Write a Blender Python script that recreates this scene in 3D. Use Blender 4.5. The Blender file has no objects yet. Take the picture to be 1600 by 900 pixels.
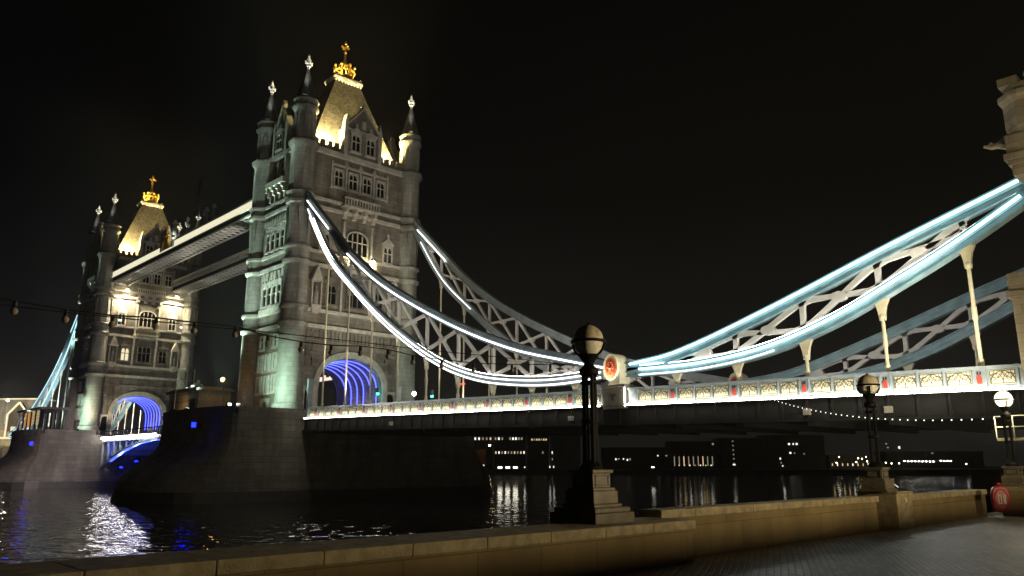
import bpy, bmesh, math, random
from mathutils import Vector, Matrix
random.seed(7)
R = math.radians
scene = bpy.context.scene
col = scene.collection

# ------------------------------------------------------------------ camera
C = Vector((99.99, -59.66, 4.16))
yaw, pitch, roll = R(-46.0453), R(12.75148), R(-0.04604)
F = Vector((math.sin(yaw)*math.cos(pitch), math.cos(yaw)*math.cos(pitch), math.sin(pitch)))
R0 = Vector((math.cos(yaw), -math.sin(yaw), 0)); U0 = R0.cross(F)
RV = R0*math.cos(roll)+U0*math.sin(roll); UV = -R0*math.sin(roll)+U0*math.cos(roll)
cam_d = bpy.data.cameras.new('camera'); cam = bpy.data.objects.new('camera', cam_d); col.objects.link(cam)
cam_d.sensor_width = 36; cam_d.lens = 1226.07/1600*36; cam_d.clip_start = .1; cam_d.clip_end = 6000
m = Matrix((( RV.x, UV.x, -F.x, C.x), (RV.y, UV.y, -F.y, C.y), (RV.z, UV.z, -F.z, C.z), (0, 0, 0, 1)))
cam.matrix_world = m
scene.camera = cam

def px(x, y, axis=None, c=None, depth=None):
    d = RV*((x-800)/1226.07)+UV*((450-y)/1226.07)+F
    if depth is not None: return C+d*depth
    return C+d*((c-C[axis])/d[axis])

# ------------------------------------------------------------------ world, view, sampling
world = bpy.data.worlds.new('World'); scene.world = world; world.use_nodes = True
wn, wl = world.node_tree.nodes, world.node_tree.links
wn.clear()
w_out = wn.new('ShaderNodeOutputWorld'); w_bg = wn.new('ShaderNodeBackground')
w_tc = wn.new('ShaderNodeTexCoord'); w_sep = wn.new('ShaderNodeSeparateXYZ'); w_r = wn.new('ShaderNodeValToRGB')
wl.new(w_tc.outputs['Generated'], w_sep.inputs[0]); wl.new(w_sep.outputs['Z'], w_r.inputs[0])
cr = w_r.color_ramp
cr.elements[0].position = 0.0; cr.elements[0].color = (.0095, .0095, .0083, 1)
cr.elements[1].position = .62; cr.elements[1].color = (.0004, .0004, .0004, 1)
e = cr.elements.new(.14); e.color = (.0042, .0042, .0038, 1)
e = cr.elements.new(.32); e.color = (.0008, .0008, .0007, 1)
wl.new(w_r.outputs[0], w_bg.inputs[0]); w_bg.inputs[1].default_value = 1.0
wl.new(w_bg.outputs[0], w_out.inputs[0])
vs = scene.view_settings; vs.view_transform = 'Standard'; vs.look = 'None'; vs.exposure = 0; vs.gamma = 1
scene.cycles.use_denoising = True
scene.cycles.max_bounces = 5; scene.cycles.diffuse_bounces = 2; scene.cycles.glossy_bounces = 3
scene.cycles.transmission_bounces = 5; scene.cycles.transparent_max_bounces = 6; scene.cycles.volume_bounces = 0
scene.cycles.sample_clamp_indirect = 3.0; scene.cycles.caustics_reflective = False; scene.cycles.caustics_refractive = False
scene.cycles.use_light_tree = True

# ------------------------------------------------------------------ materials
def mat(name, rgb, rough=.6, metal=0., spec=.4):
    m = bpy.data.materials.new(name); m.use_nodes = True
    b = m.node_tree.nodes['Principled BSDF']
    b.inputs['Base Color'].default_value = (*rgb, 1); b.inputs['Roughness'].default_value = rough
    b.inputs['Metallic'].default_value = metal; b.inputs['Specular IOR Level'].default_value = spec
    return m

def noisy(m, rgb, var=.35, scale=1.5, bump=.0, bscale=8., dist=.05, detail=6):
    nt = m.node_tree; n, l = nt.nodes, nt.links; b = n['Principled BSDF']
    g = n.new('ShaderNodeNewGeometry'); t = n.new('ShaderNodeTexNoise'); t.inputs['Scale'].default_value = scale
    t.inputs['Detail'].default_value = detail; l.new(g.outputs['Position'], t.inputs['Vector'])
    r = n.new('ShaderNodeValToRGB'); r.color_ramp.elements[0].position = .3; r.color_ramp.elements[1].position = .7
    r.color_ramp.elements[0].color = (*[c*(1-var) for c in rgb], 1); r.color_ramp.elements[1].color = (*[min(1, c*(1+var)) for c in rgb], 1)
    l.new(t.outputs['Fac'], r.inputs[0]); l.new(r.outputs[0], b.inputs['Base Color'])
    if bump:
        t2 = n.new('ShaderNodeTexNoise'); t2.inputs['Scale'].default_value = bscale; t2.inputs['Detail'].default_value = 5
        l.new(g.outputs['Position'], t2.inputs['Vector'])
        bp = n.new('ShaderNodeBump'); bp.inputs['Strength'].default_value = bump; bp.inputs['Distance'].default_value = dist
        l.new(t2.outputs['Fac'], bp.inputs['Height']); l.new(bp.outputs[0], b.inputs['Normal'])
    return m

def masonry(name, rgb, bw=1.2, bh=.5, mortar=.03, var=.14, rough=.85, stain=.35, bump=.4, dist=.05, dark=.68, ground=False):
    """coursed stone: brick pattern laid on (x+y, z), blotches and streaks over it"""
    m = mat(name, rgb, rough, 0, .25); nt = m.node_tree; n, l = nt.nodes, nt.links; b = n['Principled BSDF']
    g = n.new('ShaderNodeNewGeometry'); s = n.new('ShaderNodeSeparateXYZ'); l.new(g.outputs['Position'], s.inputs[0])
    cb = n.new('ShaderNodeCombineXYZ')
    if ground:
        mr = n.new('ShaderNodeMapping'); mr.inputs['Rotation'].default_value = (0, 0, R(-118)); l.new(g.outputs['Position'], mr.inputs['Vector']); cb = mr
    else:
        a = n.new('ShaderNodeMath'); a.operation = 'ADD'; l.new(s.outputs['X'], a.inputs[0]); l.new(s.outputs['Y'], a.inputs[1])
        l.new(a.outputs[0], cb.inputs[0]); l.new(s.outputs['Z'], cb.inputs[1])
    br = n.new('ShaderNodeTexBrick'); br.inputs['Scale'].default_value = 1
    br.inputs['Brick Width'].default_value = bw; br.inputs['Row Height'].default_value = bh
    br.inputs['Mortar Size'].default_value = mortar; br.inputs['Mortar Smooth'].default_value = .4
    br.inputs['Color1'].default_value = (*[c*(1-var) for c in rgb], 1); br.inputs['Color2'].default_value = (*[min(1, c*(1+var)) for c in rgb], 1)
    br.inputs['Mortar'].default_value = (*[c*dark for c in rgb], 1)
    l.new(cb.outputs[0], br.inputs['Vector'])
    mp = n.new('ShaderNodeMapping'); mp.inputs['Scale'].default_value = (.55, .55, .16) if not ground else (.5, .5, .5)
    l.new(g.outputs['Position'], mp.inputs['Vector'])
    t = n.new('ShaderNodeTexNoise'); t.inputs['Scale'].default_value = 1.; t.inputs['Detail'].default_value = 8; t.inputs['Roughness'].default_value = .65
    l.new(mp.outputs[0], t.inputs['Vector'])
    r = n.new('ShaderNodeMapRange'); r.inputs['From Min'].default_value = .3; r.inputs['From Max'].default_value = .7
    r.inputs['To Min'].default_value = 1-stain; r.inputs['To Max'].default_value = 1+stain*.6; l.new(t.outputs['Fac'], r.inputs['Value'])
    mx = n.new('ShaderNodeVectorMath'); mx.operation = 'SCALE'; l.new(br.outputs['Color'], mx.inputs[0]); l.new(r.outputs[0], mx.inputs['Scale'])
    l.new(mx.outputs[0], b.inputs['Base Color'])
    t2 = n.new('ShaderNodeTexNoise'); t2.inputs['Scale'].default_value = 3.5; t2.inputs['Detail'].default_value = 5; l.new(g.outputs['Position'], t2.inputs['Vector'])
    sub = n.new('ShaderNodeMath'); sub.operation = 'SUBTRACT'; l.new(t2.outputs['Fac'], sub.inputs[0]); l.new(br.outputs['Fac'], sub.inputs[1])
    bp = n.new('ShaderNodeBump'); bp.inputs['Strength'].default_value = bump; bp.inputs['Distance'].default_value = dist
    l.new(sub.outputs[0], bp.inputs['Height']); l.new(bp.outputs[0], b.inputs['Normal'])
    return m

def emit(name, rgb, s):
    m = bpy.data.materials.new(name); m.use_nodes = True; n = m.node_tree.nodes; l = m.node_tree.links; n.clear()
    o = n.new('ShaderNodeOutputMaterial'); e = n.new('ShaderNodeEmission'); e.inputs[0].default_value = (*rgb, 1); e.inputs[1].default_value = s
    l.new(e.outputs[0], o.inputs[0]); return m

M = {}
M['granite'] = masonry('granite', (.27, .245, .205), 1.5, .55, .035, stain=.55)
M['turret'] = masonry('turret_stone', (.33, .32, .28), 1.3, .62, .03, .1, stain=.5)
M['portland'] = noisy(mat('portland_stone', (.58, .55, .48), .8), (.58, .55, .48), .25, 1.2, .3, 6, .05)
M['pier'] = masonry('pier_granite', (.115, .105, .088), 1.9, .75, .04, .16, stain=.45, bump=.6, dist=.1)
M['algae'] = noisy(mat('wet_algae', (.022,.022,.017), .5), (.022,.022,.017), .4, 1.5)
M['abut'] = masonry('abutment_stone', (.36, .32, .24), 1.1, .5, .02, .1)
M['slate'] = masonry('slate', (.26, .23, .17), .45, .32, .035, .35, rough=.6, stain=.35, bump=.8, dist=.05)
M['spire'] = noisy(mat('spire_slate', (.10, .10, .09), .6), (.10, .10, .09), .3, 2)
M['gold'] = noisy(mat('gilding', (.95, .55, .10), .38, .75), (.95, .55, .10), .2, 2)
M['white'] = noisy(mat('white_paint', (.72, .70, .66), .45), (.72, .70, .66), .12, 1.3)
M['cream'] = noisy(mat('cream_paint', (.82, .76, .54), .5), (.82, .76, .54), .12, 2.)
M['blue'] = noisy(mat('pale_blue_paint', (.30, .45, .50), .42), (.30, .45, .50), .25, .9)
M['chordlit'] = noisy(mat('lit_chord_paint', (.34, .39, .41), .5), (.34, .39, .41), .25, .9)  # same blue-white paint lightened, so the rear chain reads as lit
M['chordshade'] = noisy(mat('shaded_chord_paint', (.15, .19, .21), .5), (.15, .19, .21), .3, .9)  # same blue-white paint darkened, so chords look unlit between their strips
M['parblue'] = noisy(mat('grey_blue_paint', (.26, .31, .34), .45), (.26, .31, .34), .15, 1.5)
M['red'] = mat('red_paint', (.5, .06, .04), .5)
M['dark'] = noisy(mat('dark_iron', (.035, .035, .035), .5), (.035, .035, .035), .3, 2)
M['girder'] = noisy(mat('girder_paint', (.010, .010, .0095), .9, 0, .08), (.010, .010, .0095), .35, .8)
M['glass'] = mat('window_glass', (.012, .013, .014), .12, 0, .6)
M['lit'] = emit('lit_window', (1., .85, .55), 1.0)
M['asphalt'] = noisy(mat('asphalt', (.05, .05, .05), .85), (.05, .05, .05), .3, 3)
M['iron'] = mat('black_cast_iron', (.005, .005, .005), .6, 0, .12)
M['led'] = emit('white_led', (1., .985, .96), 3.6)
M['led_web'] = emit('warm_white_led', (1., .95, .86), 16)
M['led_cool'] = emit('cool_led', (.50, .88, .96), 3.6)
M['led_far'] = emit('soft_led', (.55, .9, 1.), 1.6)
M['led_deck'] = emit('deck_led', (1., .96, .80), 40)
M['led_basc'] = emit('bascule_led', (1., .93, .86), 60)
M['led_blue'] = emit('blue_led', (.055, .075, 1.), 9)
M['walk_glow'] = emit('walkway_side_glow', (1., .95, .66), .9)
M['flood'] = emit('flood_lens', (1., .86, .55), 110)

# ------------------------------------------------------------------ mesh builder
class MB:
    def __init__(s): s.v = []; s.f = []; s.sm = []
    def add(s, vs, fs, smooth=False):
        o = len(s.v); s.v += [tuple(v) for v in vs]; s.f += [tuple(i+o for i in f) for f in fs]; s.sm += [smooth]*len(fs); return s
    def box(s, x0, x1, y0, y1, z0, z1):
        vs = [(x0,y0,z0),(x1,y0,z0),(x1,y1,z0),(x0,y1,z0),(x0,y0,z1),(x1,y0,z1),(x1,y1,z1),(x0,y1,z1)]
        return s.add(vs, [(0,3,2,1),(4,5,6,7),(0,1,5,4),(1,2,6,5),(2,3,7,6),(3,0,4,7)])
    def bar(s, p, q, w, h, up=(0,0,1), w2=None, h2=None):
        p, q = Vector(p), Vector(q); d = (q-p).normalized(); u = Vector(up); a = d.cross(u)
        if a.length < 1e-4: a = d.cross(Vector((1,0,0)))
        a.normalize(); b = a.cross(d).normalized(); w2 = w if w2 is None else w2; h2 = h if h2 is None else h2
        vs = [c+a*(sx*ww/2)+b*(sy*hh/2) for c, ww, hh in ((p,w,h),(q,w2,h2)) for sx, sy in ((-1,-1),(1,-1),(1,1),(-1,1))]
        return s.add(vs, [(0,3,2,1),(4,5,6,7),(0,1,5,4),(1,2,6,5),(2,3,7,6),(3,0,4,7)])
    def tube(s, pts, r, n=8, closed=False):
        pts = [Vector(p) for p in pts]; rs = r if isinstance(r, (list, tuple)) else [r]*len(pts); vs = []; N = len(pts)
        for i, p in enumerate(pts):
            d = (pts[(i+1) % N]-pts[i-1]) if closed else (pts[min(i+1, N-1)]-pts[max(i-1, 0)])
            d.normalize(); a = d.cross(Vector((0,0,1)))
            if a.length < .05: a = d.cross(Vector((0,1,0)))
            a.normalize(); b = a.cross(d)
            vs += [p+(a*math.cos(2*math.pi*k/n)+b*math.sin(2*math.pi*k/n))*rs[i] for k in range(n)]
        fs = []
        for i in range(N if closed else N-1):
            j = (i+1) % N
            fs += [(i*n+k, i*n+(k+1) % n, j*n+(k+1) % n, j*n+k) for k in range(n)]
        if not closed: fs += [tuple(range(n-1, -1, -1)), tuple((N-1)*n+k for k in range(n))]
        return s.add(vs, fs, n > 5)
    def lathe(s, prof, c=(0,0,0), n=16, ph=0., smooth=True):
        vs = []; fs = []; L = len(prof)
        for r, z in prof: vs += [(c[0]+r*math.cos(ph+2*math.pi*k/n), c[1]+r*math.sin(ph+2*math.pi*k/n), c[2]+z) for k in range(n)]
        for i in range(L-1): fs += [(i*n+k, i*n+(k+1) % n, (i+1)*n+(k+1) % n, (i+1)*n+k) for k in range(n)]
        fs += [tuple(range(n-1, -1, -1)), tuple((L-1)*n+k for k in range(n))]
        return s.add(vs, fs, smooth)
    def ball(s, c, r, n=8, sz=1.):
        k = 6; return s.lathe([(max(.001, r*math.sin(math.pi*i/k)), -r*sz*math.cos(math.pi*i/k)) for i in range(k+1)], c, n)
    def prism(s, poly, fn, a, b):
        """2-D outline (u,v) pushed from w=a to w=b, fn(u,v,w)->xyz"""
        n = len(poly); vs = [fn(u, v, a) for u, v in poly]+[fn(u, v, b) for u, v in poly]
        return s.add(vs, [tuple(range(n-1, -1, -1)), tuple(range(n, 2*n))]+[(i, (i+1) % n, n+(i+1) % n, n+i) for i in range(n)])
    def build(s, name, material, parent=None, loc=None, bevel=0):
        me = bpy.data.meshes.new(name); me.from_pydata(s.v, [], s.f)
        for p, f in zip(me.polygons, s.sm): p.use_smooth = f
        bm = bmesh.new(); bm.from_mesh(me); bmesh.ops.recalc_face_normals(bm, faces=bm.faces); bmesh.ops.delete(bm, geom=[v for v in bm.verts if not v.link_faces], context='VERTS'); bm.to_mesh(me); bm.free()
        if any(s.sm) :
            try: me.set_sharp_from_angle(angle=R(40))
            except Exception: pass
        me.materials.append(material if not isinstance(material, str) else M[material])
        o = bpy.data.objects.new(name, me); col.objects.link(o)
        if parent is not None: o.parent = parent
        if loc is not None: o.location = loc
        if bevel:
            b = o.modifiers.new('edge', 'BEVEL'); b.width = bevel; b.segments = 2; b.limit_method = 'ANGLE'
        return o

def tag(o, label=None, cat=None, group=None, kind=None):
    if label: o['label'] = label
    if cat: o['category'] = cat
    if group: o['group'] = group
    if kind: o['kind'] = kind
    return o
def thing(name, label, cat, loc=(0,0,0), group=None, rz=0):
    o = bpy.data.objects.new(name, None); col.objects.link(o); o.location = loc; o.rotation_euler.z = rz
    o.empty_display_size = .5
    return tag(o, label, cat, group)
def struct(name, mb, m): return tag(mb.build(name, m), kind='structure')
def kids(o): return [c for c in bpy.data.objects if c.parent is o]
def copy_tree(o, parent=None, seen=None):
    c = o.copy(); col.objects.link(c); c.parent = parent
    for k in kids(o): copy_tree(k, c)
    return c
def lamp(kind, name, loc, power, rgb=(1,1,1), aim=None, angle=60, blend=.6, size=.2, parent=None):
    d = bpy.data.lights.new(name, kind); d.energy = power; d.color = rgb
    if kind == 'SPOT': d.spot_size = R(angle); d.spot_blend = blend
    if kind in ('SPOT', 'POINT'): d.shadow_soft_size = size
    o = bpy.data.objects.new(name, d); col.objects.link(o); o.location = loc
    if aim is not None: o.rotation_euler = (Vector(aim)-Vector(loc)).to_track_quat('-Z', 'Y').to_euler()
    if parent is not None:
        o.parent = parent; o.matrix_parent_inverse = Matrix.Translation(-parent.location)
    return o

# ------------------------------------------------------------------ setting: water, ground, sky
S = 82.3
def water_mat():
    m = mat('river_water', (.006, .007, .006), .02, 0, .5); nt = m.node_tree; n, l = nt.nodes, nt.links; b = n['Principled BSDF']
    b.inputs['IOR'].default_value = 1.33
    g = n.new('ShaderNodeNewGeometry'); prev = None
    for sc, st, ds, mpz in ((.22, .35, .2, (1, 1.0, 1)), (.75, 1., .17, (1, 1.0, 1)), (2.6, .6, .03, (1, 1, 1))):
        mp = n.new('ShaderNodeMapping'); mp.inputs['Rotation'].default_value = (0, 0, R(20*sc)); mp.inputs['Scale'].default_value = mpz
        l.new(g.outputs['Position'], mp.inputs['Vector'])
        t = n.new('ShaderNodeTexNoise'); t.inputs['Scale'].default_value = sc; t.inputs['Detail'].default_value = 1.5; l.new(mp.outputs[0], t.inputs['Vector'])
        bp = n.new('ShaderNodeBump'); bp.inputs['Strength'].default_value = st; bp.inputs['Distance'].default_value = ds
        l.new(t.outputs['Fac'], bp.inputs['Height'])
        if prev: l.new(prev.outputs[0], bp.inputs['Normal'])
        prev = bp
    l.new(prev.outputs[0], b.inputs['Normal']); return m
M['water'] = water_mat()
struct('water', MB().add([(-2500,-2500,0),(2500,-2500,0),(2500,2500,0),(-2500,2500,0)], [(0,1,2,3)]), 'water')
GZ = 2.46
M['paving'] = masonry('brick_paving', (.15, .11, .065), .42, .115, .016, .38, rough=.5, stain=.6, bump=.8, dist=.02, dark=.22, ground=True)
struct('pavement', MB().add([(91.2,-400,GZ),(600,-400,GZ),(600,-14,GZ),(91.2,-14,GZ)], [(0,1,2,3)]), 'paving')
M['quay'] = masonry('quay_stone', (.2, .18, .15), 1.4, .5, .04)
struct('embankment', MB().box(90.3, 91.198, -400, -11, -4, GZ-.06), 'quay')
M['land'] = noisy(mat('far_ground', (.05, .05, .045), .9), (.05, .05, .045), .3, .2)
bank = [px(x, 742, 2, 0.) for x in (640, 720, 800, 950, 1100, 1250, 1400, 1540, 1680)]
bank = [Vector((-190, -700, 0)), Vector((-190, 20, 0)), Vector((-235, 130, 0))]+bank+[Vector((160, 640, 0)), Vector((900, 700, 0))]
far = [Vector((b.x-1400, b.y+900, 0)) for b in bank]
g = MB(); n = len(bank)
g.add([(b.x, b.y, -3) for b in bank]+[(b.x, b.y, 2.2) for b in bank]+[(f.x, f.y, 2.2) for f in far],
      [(i, i+1, n+i+1, n+i) for i in range(n-1)]+[(n+i, n+i+1, 2*n+i+1, 2*n+i) for i in range(n-1)])
struct('far_ground', g, 'land')

# ------------------------------------------------------------------ bridge towers
HX, HY = 5.5, 9.15           # turret centres
FX, FY = 5.8, 9.5            # wall planes
Z0 = 9.6                     # pier floor
def arch_pts(hw, zs, zt, n=14):
    """four-centred looking arch from (-hw,zs) over (0,zt)"""
    return [(hw*math.cos(math.pi*(1-i/n)), zs+(zt-zs)*math.sin(math.pi*i/n)**.8) for i in range(n+1)]

def face_fn(face):
    if face == '+X': return lambda u, v, w: (FX+w, u, v)
    if face == '-X': return lambda u, v, w: (-FX-w, -u, v)
    if face == '-Y': return lambda u, v, w: (u, -FY-w, v)
    return lambda u, v, w: (-u, FY+w, v)

def fbox(mb, fn, u0, u1, v0, v1, w0, w1):
    return mb.prism([(u0, v0), (u1, v0), (u1, v1), (u0, v1)], fn, w0, w1)

def window(root, fn, u, v0, v1, w, lights=2, arched=False, hood=None, lit=False, transom=True, fm='portland', heads=False):
    h = w/2; b = .2
    if arched: ins = [(u-h, v0)]+[(u+h, v0)]+[(u+x, z) for x, z in reversed(arch_pts(h, v1-h*.75, v1))]
    else: ins = [(u-h, v0), (u+h, v0), (u+h, v1), (u-h, v1)]
    fr = MB()
    if arched: out = [(u-h-b, v0-b)]+[(u+h+b, v0-b)]+[(u+x, z) for x, z in reversed(arch_pts(h+b, v1-h*.75, v1+b))]
    else: out = [(u-h-b, v0-b), (u+h+b, v0-b), (u+h+b, v1+b), (u-h-b, v1+b)]
    n = len(ins)
    vs = [fn(a, z, .0) for a, z in out]+[fn(a, z, .26) for a, z in out]+[fn(a, z, .26) for a, z in ins]+[fn(a, z, .03) for a, z in ins]
    fs = []
    for i in range(n):
        j = (i+1) % n
        fs += [(i, j, n+j, n+i), (n+i, n+j, 2*n+j, 2*n+i), (2*n+i, 2*n+j, 3*n+j, 3*n+i)]
    fr.add(vs, fs)
    for k in range(1, lights):
        uu = u-h+w*k/lights; top = v1 if not arched else v1-.06-(h*.75)*(abs(uu-u)/h)**2
        fbox(fr, fn, uu-.07, uu+.07, v0, top, .03, .2)
    if transom: fbox(fr, fn, u-h, u+h, v0+(v1-v0)*.55, v0+(v1-v0)*.55+.12, .035, .19)
    if heads:
        lw = w/lights
        for k in range(lights):
            cu = u-h+lw*(k+.5); zt = v1-.02
            sp = [(cu-lw/2, zt-.0), (cu-lw/2, zt-lw*.75)]+[(cu+x*.99, z) for x, z in arch_pts(lw/2-.08, zt-lw*.75, zt-.12, 8)]+[(cu+lw/2, zt-lw*.75), (cu+lw/2, zt)]
            fr.prism(sp, fn, .04, .17)
    fbox(fr, fn, u-h-b-.12, u+h+b+.12, v0-b-.16, v0-b, .0, .38)
    if hood:
        fr.prism([(u-h-.35, v1+.25), (u+h+.35, v1+.25), (u+h+.35, v1+.5), (u, v1+.5+hood), (u-h-.35, v1+.5)], fn, .0, .3)
        fr.prism([(u-.12, v1+.4+hood), (u+.12, v1+.4+hood), (u+.2, v1+.85+hood), (u, v1+1.15+hood), (u-.2, v1+.85+hood)], fn, .05, .25)
    f = fr.build('window', fm, root)
    pn = MB(); pn.add([fn(a, z, .045) for a, z in ins], [tuple(range(n))])
    pn.build('pane', 'lit' if lit else 'glass', f)
    return f

def finial_mb():
    f = MB(); f.tube([(0,0,-.6),(0,0,.2),(0,0,2.6)], [.16, .12, .09], 8)
    f.ball((0,0,.25), .3); f.ball((0,0,2.75), .27); f.ball((0,0,3.1), .15)
    for a, b in ((1,0),(-1,0),(0,1),(0,-1)):
        f.tube([(0,0,1.35),(a*.4,b*.4,1.5),(a*.7,b*.7,1.5)], [.16,.14,.12], 6)
        f.ball((a*.72,b*.72,1.66), .22); f.ball((a*.72,b*.72,1.3), .18); f.ball((a*.32,b*.32,.85), .2); f.ball((a*.32,b*.32,2.2), .15)
    return f

def crown_mb():
    f = MB(); f.lathe([(1.25,0),(1.35,.1),(1.35,.5),(1.25,.6),(1.2,.6),(1.2,.05)], n=20)
    for k in range(8):
        a = 2*math.pi*k/8; c, s = math.cos(a), math.sin(a)
        f.tube([(1.3*c,1.3*s,.5),(1.5*c,1.5*s,1.3),(1.58*c,1.58*s,1.9)], [.2,.14,.1], 6)
        f.ball((1.6*c,1.6*s,2.15), .26)
        t = Vector((-s, c, 0))
        for q in (-1, 1):
            p = Vector((1.5*c,1.5*s,1.45))+t*(.38*q); f.ball(p, .2)
        f.tube([(1.35*c,1.35*s,.9),(1.15*c,1.15*s,1.9),(.7*c,.7*s,2.6),(.1*c,.1*s,2.9)], .13, 6)
        f.ball((.95*c,.95*s,2.35), .17)
    f.ball((0,0,3.15), .38); f.tube([(0,0,3.3),(0,0,6.0)], [.19,.15], 8)
    f.ball((0,0,4.9), .28)
    for a, b in ((1,0),(-1,0),(0,1),(0,-1)):
        f.tube([(0,0,5.75),(a*.5,b*.5,5.8)], [.13,.13], 6); f.ball((a*.55,b*.55,5.8), .23)
    f.ball((0,0,6.45), .26); f.ball((0,0,6.8), .14)
    return f

def lathe_oct(prof, c, n=8): return MB().lathe(prof, c, n, math.pi/8, False)

def make_tower():
    root = thing('bridge_tower', 'tall near granite bridge tower with four spired corner turrets and a floodlit yellow roof', 'tower')
    arch = arch_pts(5.15, 14.3, 18.7)
    # shell with the roadway arch cut through along X
    body = MB()
    out = [(-FY, Z0), (-5.15, Z0)]+arch+[(5.15, Z0), (FY, Z0), (FY, 48.2), (-FY, 48.2)]
    body.prism(out, lambda u, v, w: (w, u, v), -FX, FX)
    bodyo = body.build('wall', 'granite', root)
    # triangulated caps keep the concave outline clean
    bm = bmesh.new(); bm.from_mesh(bodyo.data); bmesh.ops.triangulate(bm, faces=[f for f in bm.faces if len(f.verts) > 4]); bm.to_mesh(bodyo.data); bm.free()
    for sx in (-1, 1):
        mo = MB()
        a1 = [(u, v) for u, v in arch_pts(5.15+.05, 14.3, 18.7+.05)]; a2 = arch_pts(5.95, 14.3, 19.6)
        n = len(a1); fn = face_fn('+X' if sx > 0 else '-X')
        vs = [fn(u, v, .02) for u, v in a1]+[fn(u, v, .35) for u, v in a1]+[fn(u, v, .35) for u, v in a2]+[fn(u, v, 0) for u, v in a2]
        mo.add(vs, [(k*n+i, k*n+i+1, (k+1)*n+i+1, (k+1)*n+i) for k in range(3) for i in range(n-1)])
        for q in (-1, 1): fbox(mo, fn, q*5.6-.4, q*5.6+.4, Z0, 14.3, .0, .32)
        mo.build('arch_moulding', 'portland', root)
    # light ribs inside the arch
    for k in range(6):
        x = -3.4+k*1.64
        pts = [(x, u, v) for u, v in [(-4.98, 12.0)]+arch_pts(4.98, 14.3, 18.5, 24)+[(4.98, 12.0)]]
        MB().tube(pts, .045, 6).build('light_rib', 'led_blue', root)
    # turrets
    for sx in (-1, 1):
        for sy in (-1, 1):
            c = (sx*HX, sy*HY, 0)
            t = MB().lathe([(1.78,Z0),(1.78,11.2),(2.05,11.3),(2.05,11.9),(1.72,12.2),(1.66,22.2),(1.9,22.4),(1.98,22.75),(1.75,23.0),(1.68,23.2),(1.68,24.5),(1.95,24.75),(1.95,25.05),(1.66,25.3),
                        (1.6,30.7),(1.85,30.9),(1.92,31.25),(1.7,31.5),(1.64,31.7),(1.64,32.8),(1.9,33.0),(1.9,33.3),(1.6,33.5)], c, 24)
            t.lathe([(1.6,33.4),(1.6,38.9),(2.0,39.3),(2.02,39.7),(1.72,39.95),(1.72,40.4),(1.98,40.7),(1.98,41.0),(1.68,41.3),(1.66,47.3),(2.1,47.8),(2.12,48.4),(1.7,48.7)], c, 8, math.pi/8, False)
            t.lathe([(1.62,48.6),(1.55,49.0),(1.55,52.9),(1.85,53.3),(1.85,53.7),(1.62,53.9),(1.62,54.3),(1.8,54.5),(1.8,54.75),(1.3,54.8)], c, 8, math.pi/8, False)
            for k in range(8):
                a = math.pi/8+k*math.pi/4; p = Vector((c[0]+1.62*math.cos(a), c[1]+1.62*math.sin(a), 38.6)); q = Vector((c[0]+1.5*math.cos(a), c[1]+1.5*math.sin(a), 34.6))
                t.bar(p, q, .75, .3, (math.cos(a), math.sin(a), 0), .03, .2)
                for zz in (50.2,):
                    a2 = k*math.pi/4; n_ = Vector((math.cos(a2), math.sin(a2), 0)); tt = Vector((-n_.y, n_.x, 0)); b0 = Vector((c[0], c[1], 0))+n_*1.44
                    for q_ in (-.32, .32): t.bar(b0+tt*q_+Vector((0,0,zz-.6)), b0+tt*q_+Vector((0,0,zz+1.9)), .14, .14, n_)
                    t.bar(b0+tt*(-.32)+Vector((0,0,zz+1.9)), b0+Vector((0,0,zz+2.5)), .14, .14, n_); t.bar(b0+tt*.32+Vector((0,0,zz+1.9)), b0+Vector((0,0,zz+2.5)), .14, .14, n_)
            to = t.build('turret', 'turret', root)
            lathe_oct([(1.6,54.8),(1.5,55.0),(.82,57.3),(.11,60.0)], c).build('spire', 'spire', to)
            _f = finial_mb().build('finial', 'white', to, (c[0], c[1], 59.5)); _f.scale = (.68, .68, .8)
    # string courses on the four faces
    sc = MB()
    for z, h, w in ((22.4,.5,.35),(24.6,.45,.32),(30.9,.5,.35),(32.9,.4,.3),(39.25,.5,.35),(40.6,.4,.3),(47.6,.7,.5)):
        for fc, hw in (('+X',8.),('-X',8.),('-Y',4.2),('+Y',4.2)): fbox(sc, face_fn(fc), -hw, hw, z, z+h, -.1, w)
    sc.build('string_course', 'portland', root)
    # parapet with merlons
    pp = MB()
    for fc, hw in (('+X',8.),('-X',8.),('-Y',4.2),('+Y',4.2)):
        fn = face_fn(fc); fbox(pp, fn, -hw, hw, 48.3, 49.0, -.5, .2); u = -hw+.3
        while u < hw-.4: fbox(pp, fn, u, u+.6, 48.98, 49.75, -.48, .18); u += 1.1
    pp.build('parapet', 'granite', root)
    # main roof
    rf = MB(); a0, b0, a1, b1, z0, z1 = 4.7, 7.7, 1.25, 2.1, 48.6, 62.6
    am, bm_ = a0+(a1-a0)*.38, b0+(b1-b0)*.36
    rf.lathe([], n=3) if False else None
    rings = [(a0,b0,z0),(am-.1,bm_-.1,54.0),(a1,b1,z1)]
    vs = [(sx*a, sy*b, z) for a, b, z in rings for sx, sy in ((-1,-1),(1,-1),(1,1),(-1,1))]
    rf.add(vs, [(k*4+i, k*4+(i+1)%4, (k+1)*4+(i+1)%4, (k+1)*4+i) for k in range(2) for i in range(4)]+[(8,9,10,11)])
    ro = rf.build('roof', 'slate', root)
    pl = MB().box(-1.6,1.6,-2.5,2.5,62.55,62.95); pl.box(-1.45,1.45,-2.3,2.3,62.95,63.3)
    for i in range(9):
        y = -2.2+i*.55
        for sx in (-1,1): pl.lathe([(.02,0),(.2,.28),(.2,.45)], (sx*1.42, y, 62.1), 6)
    pl.build('roof_platform', 'portland', ro)
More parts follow.
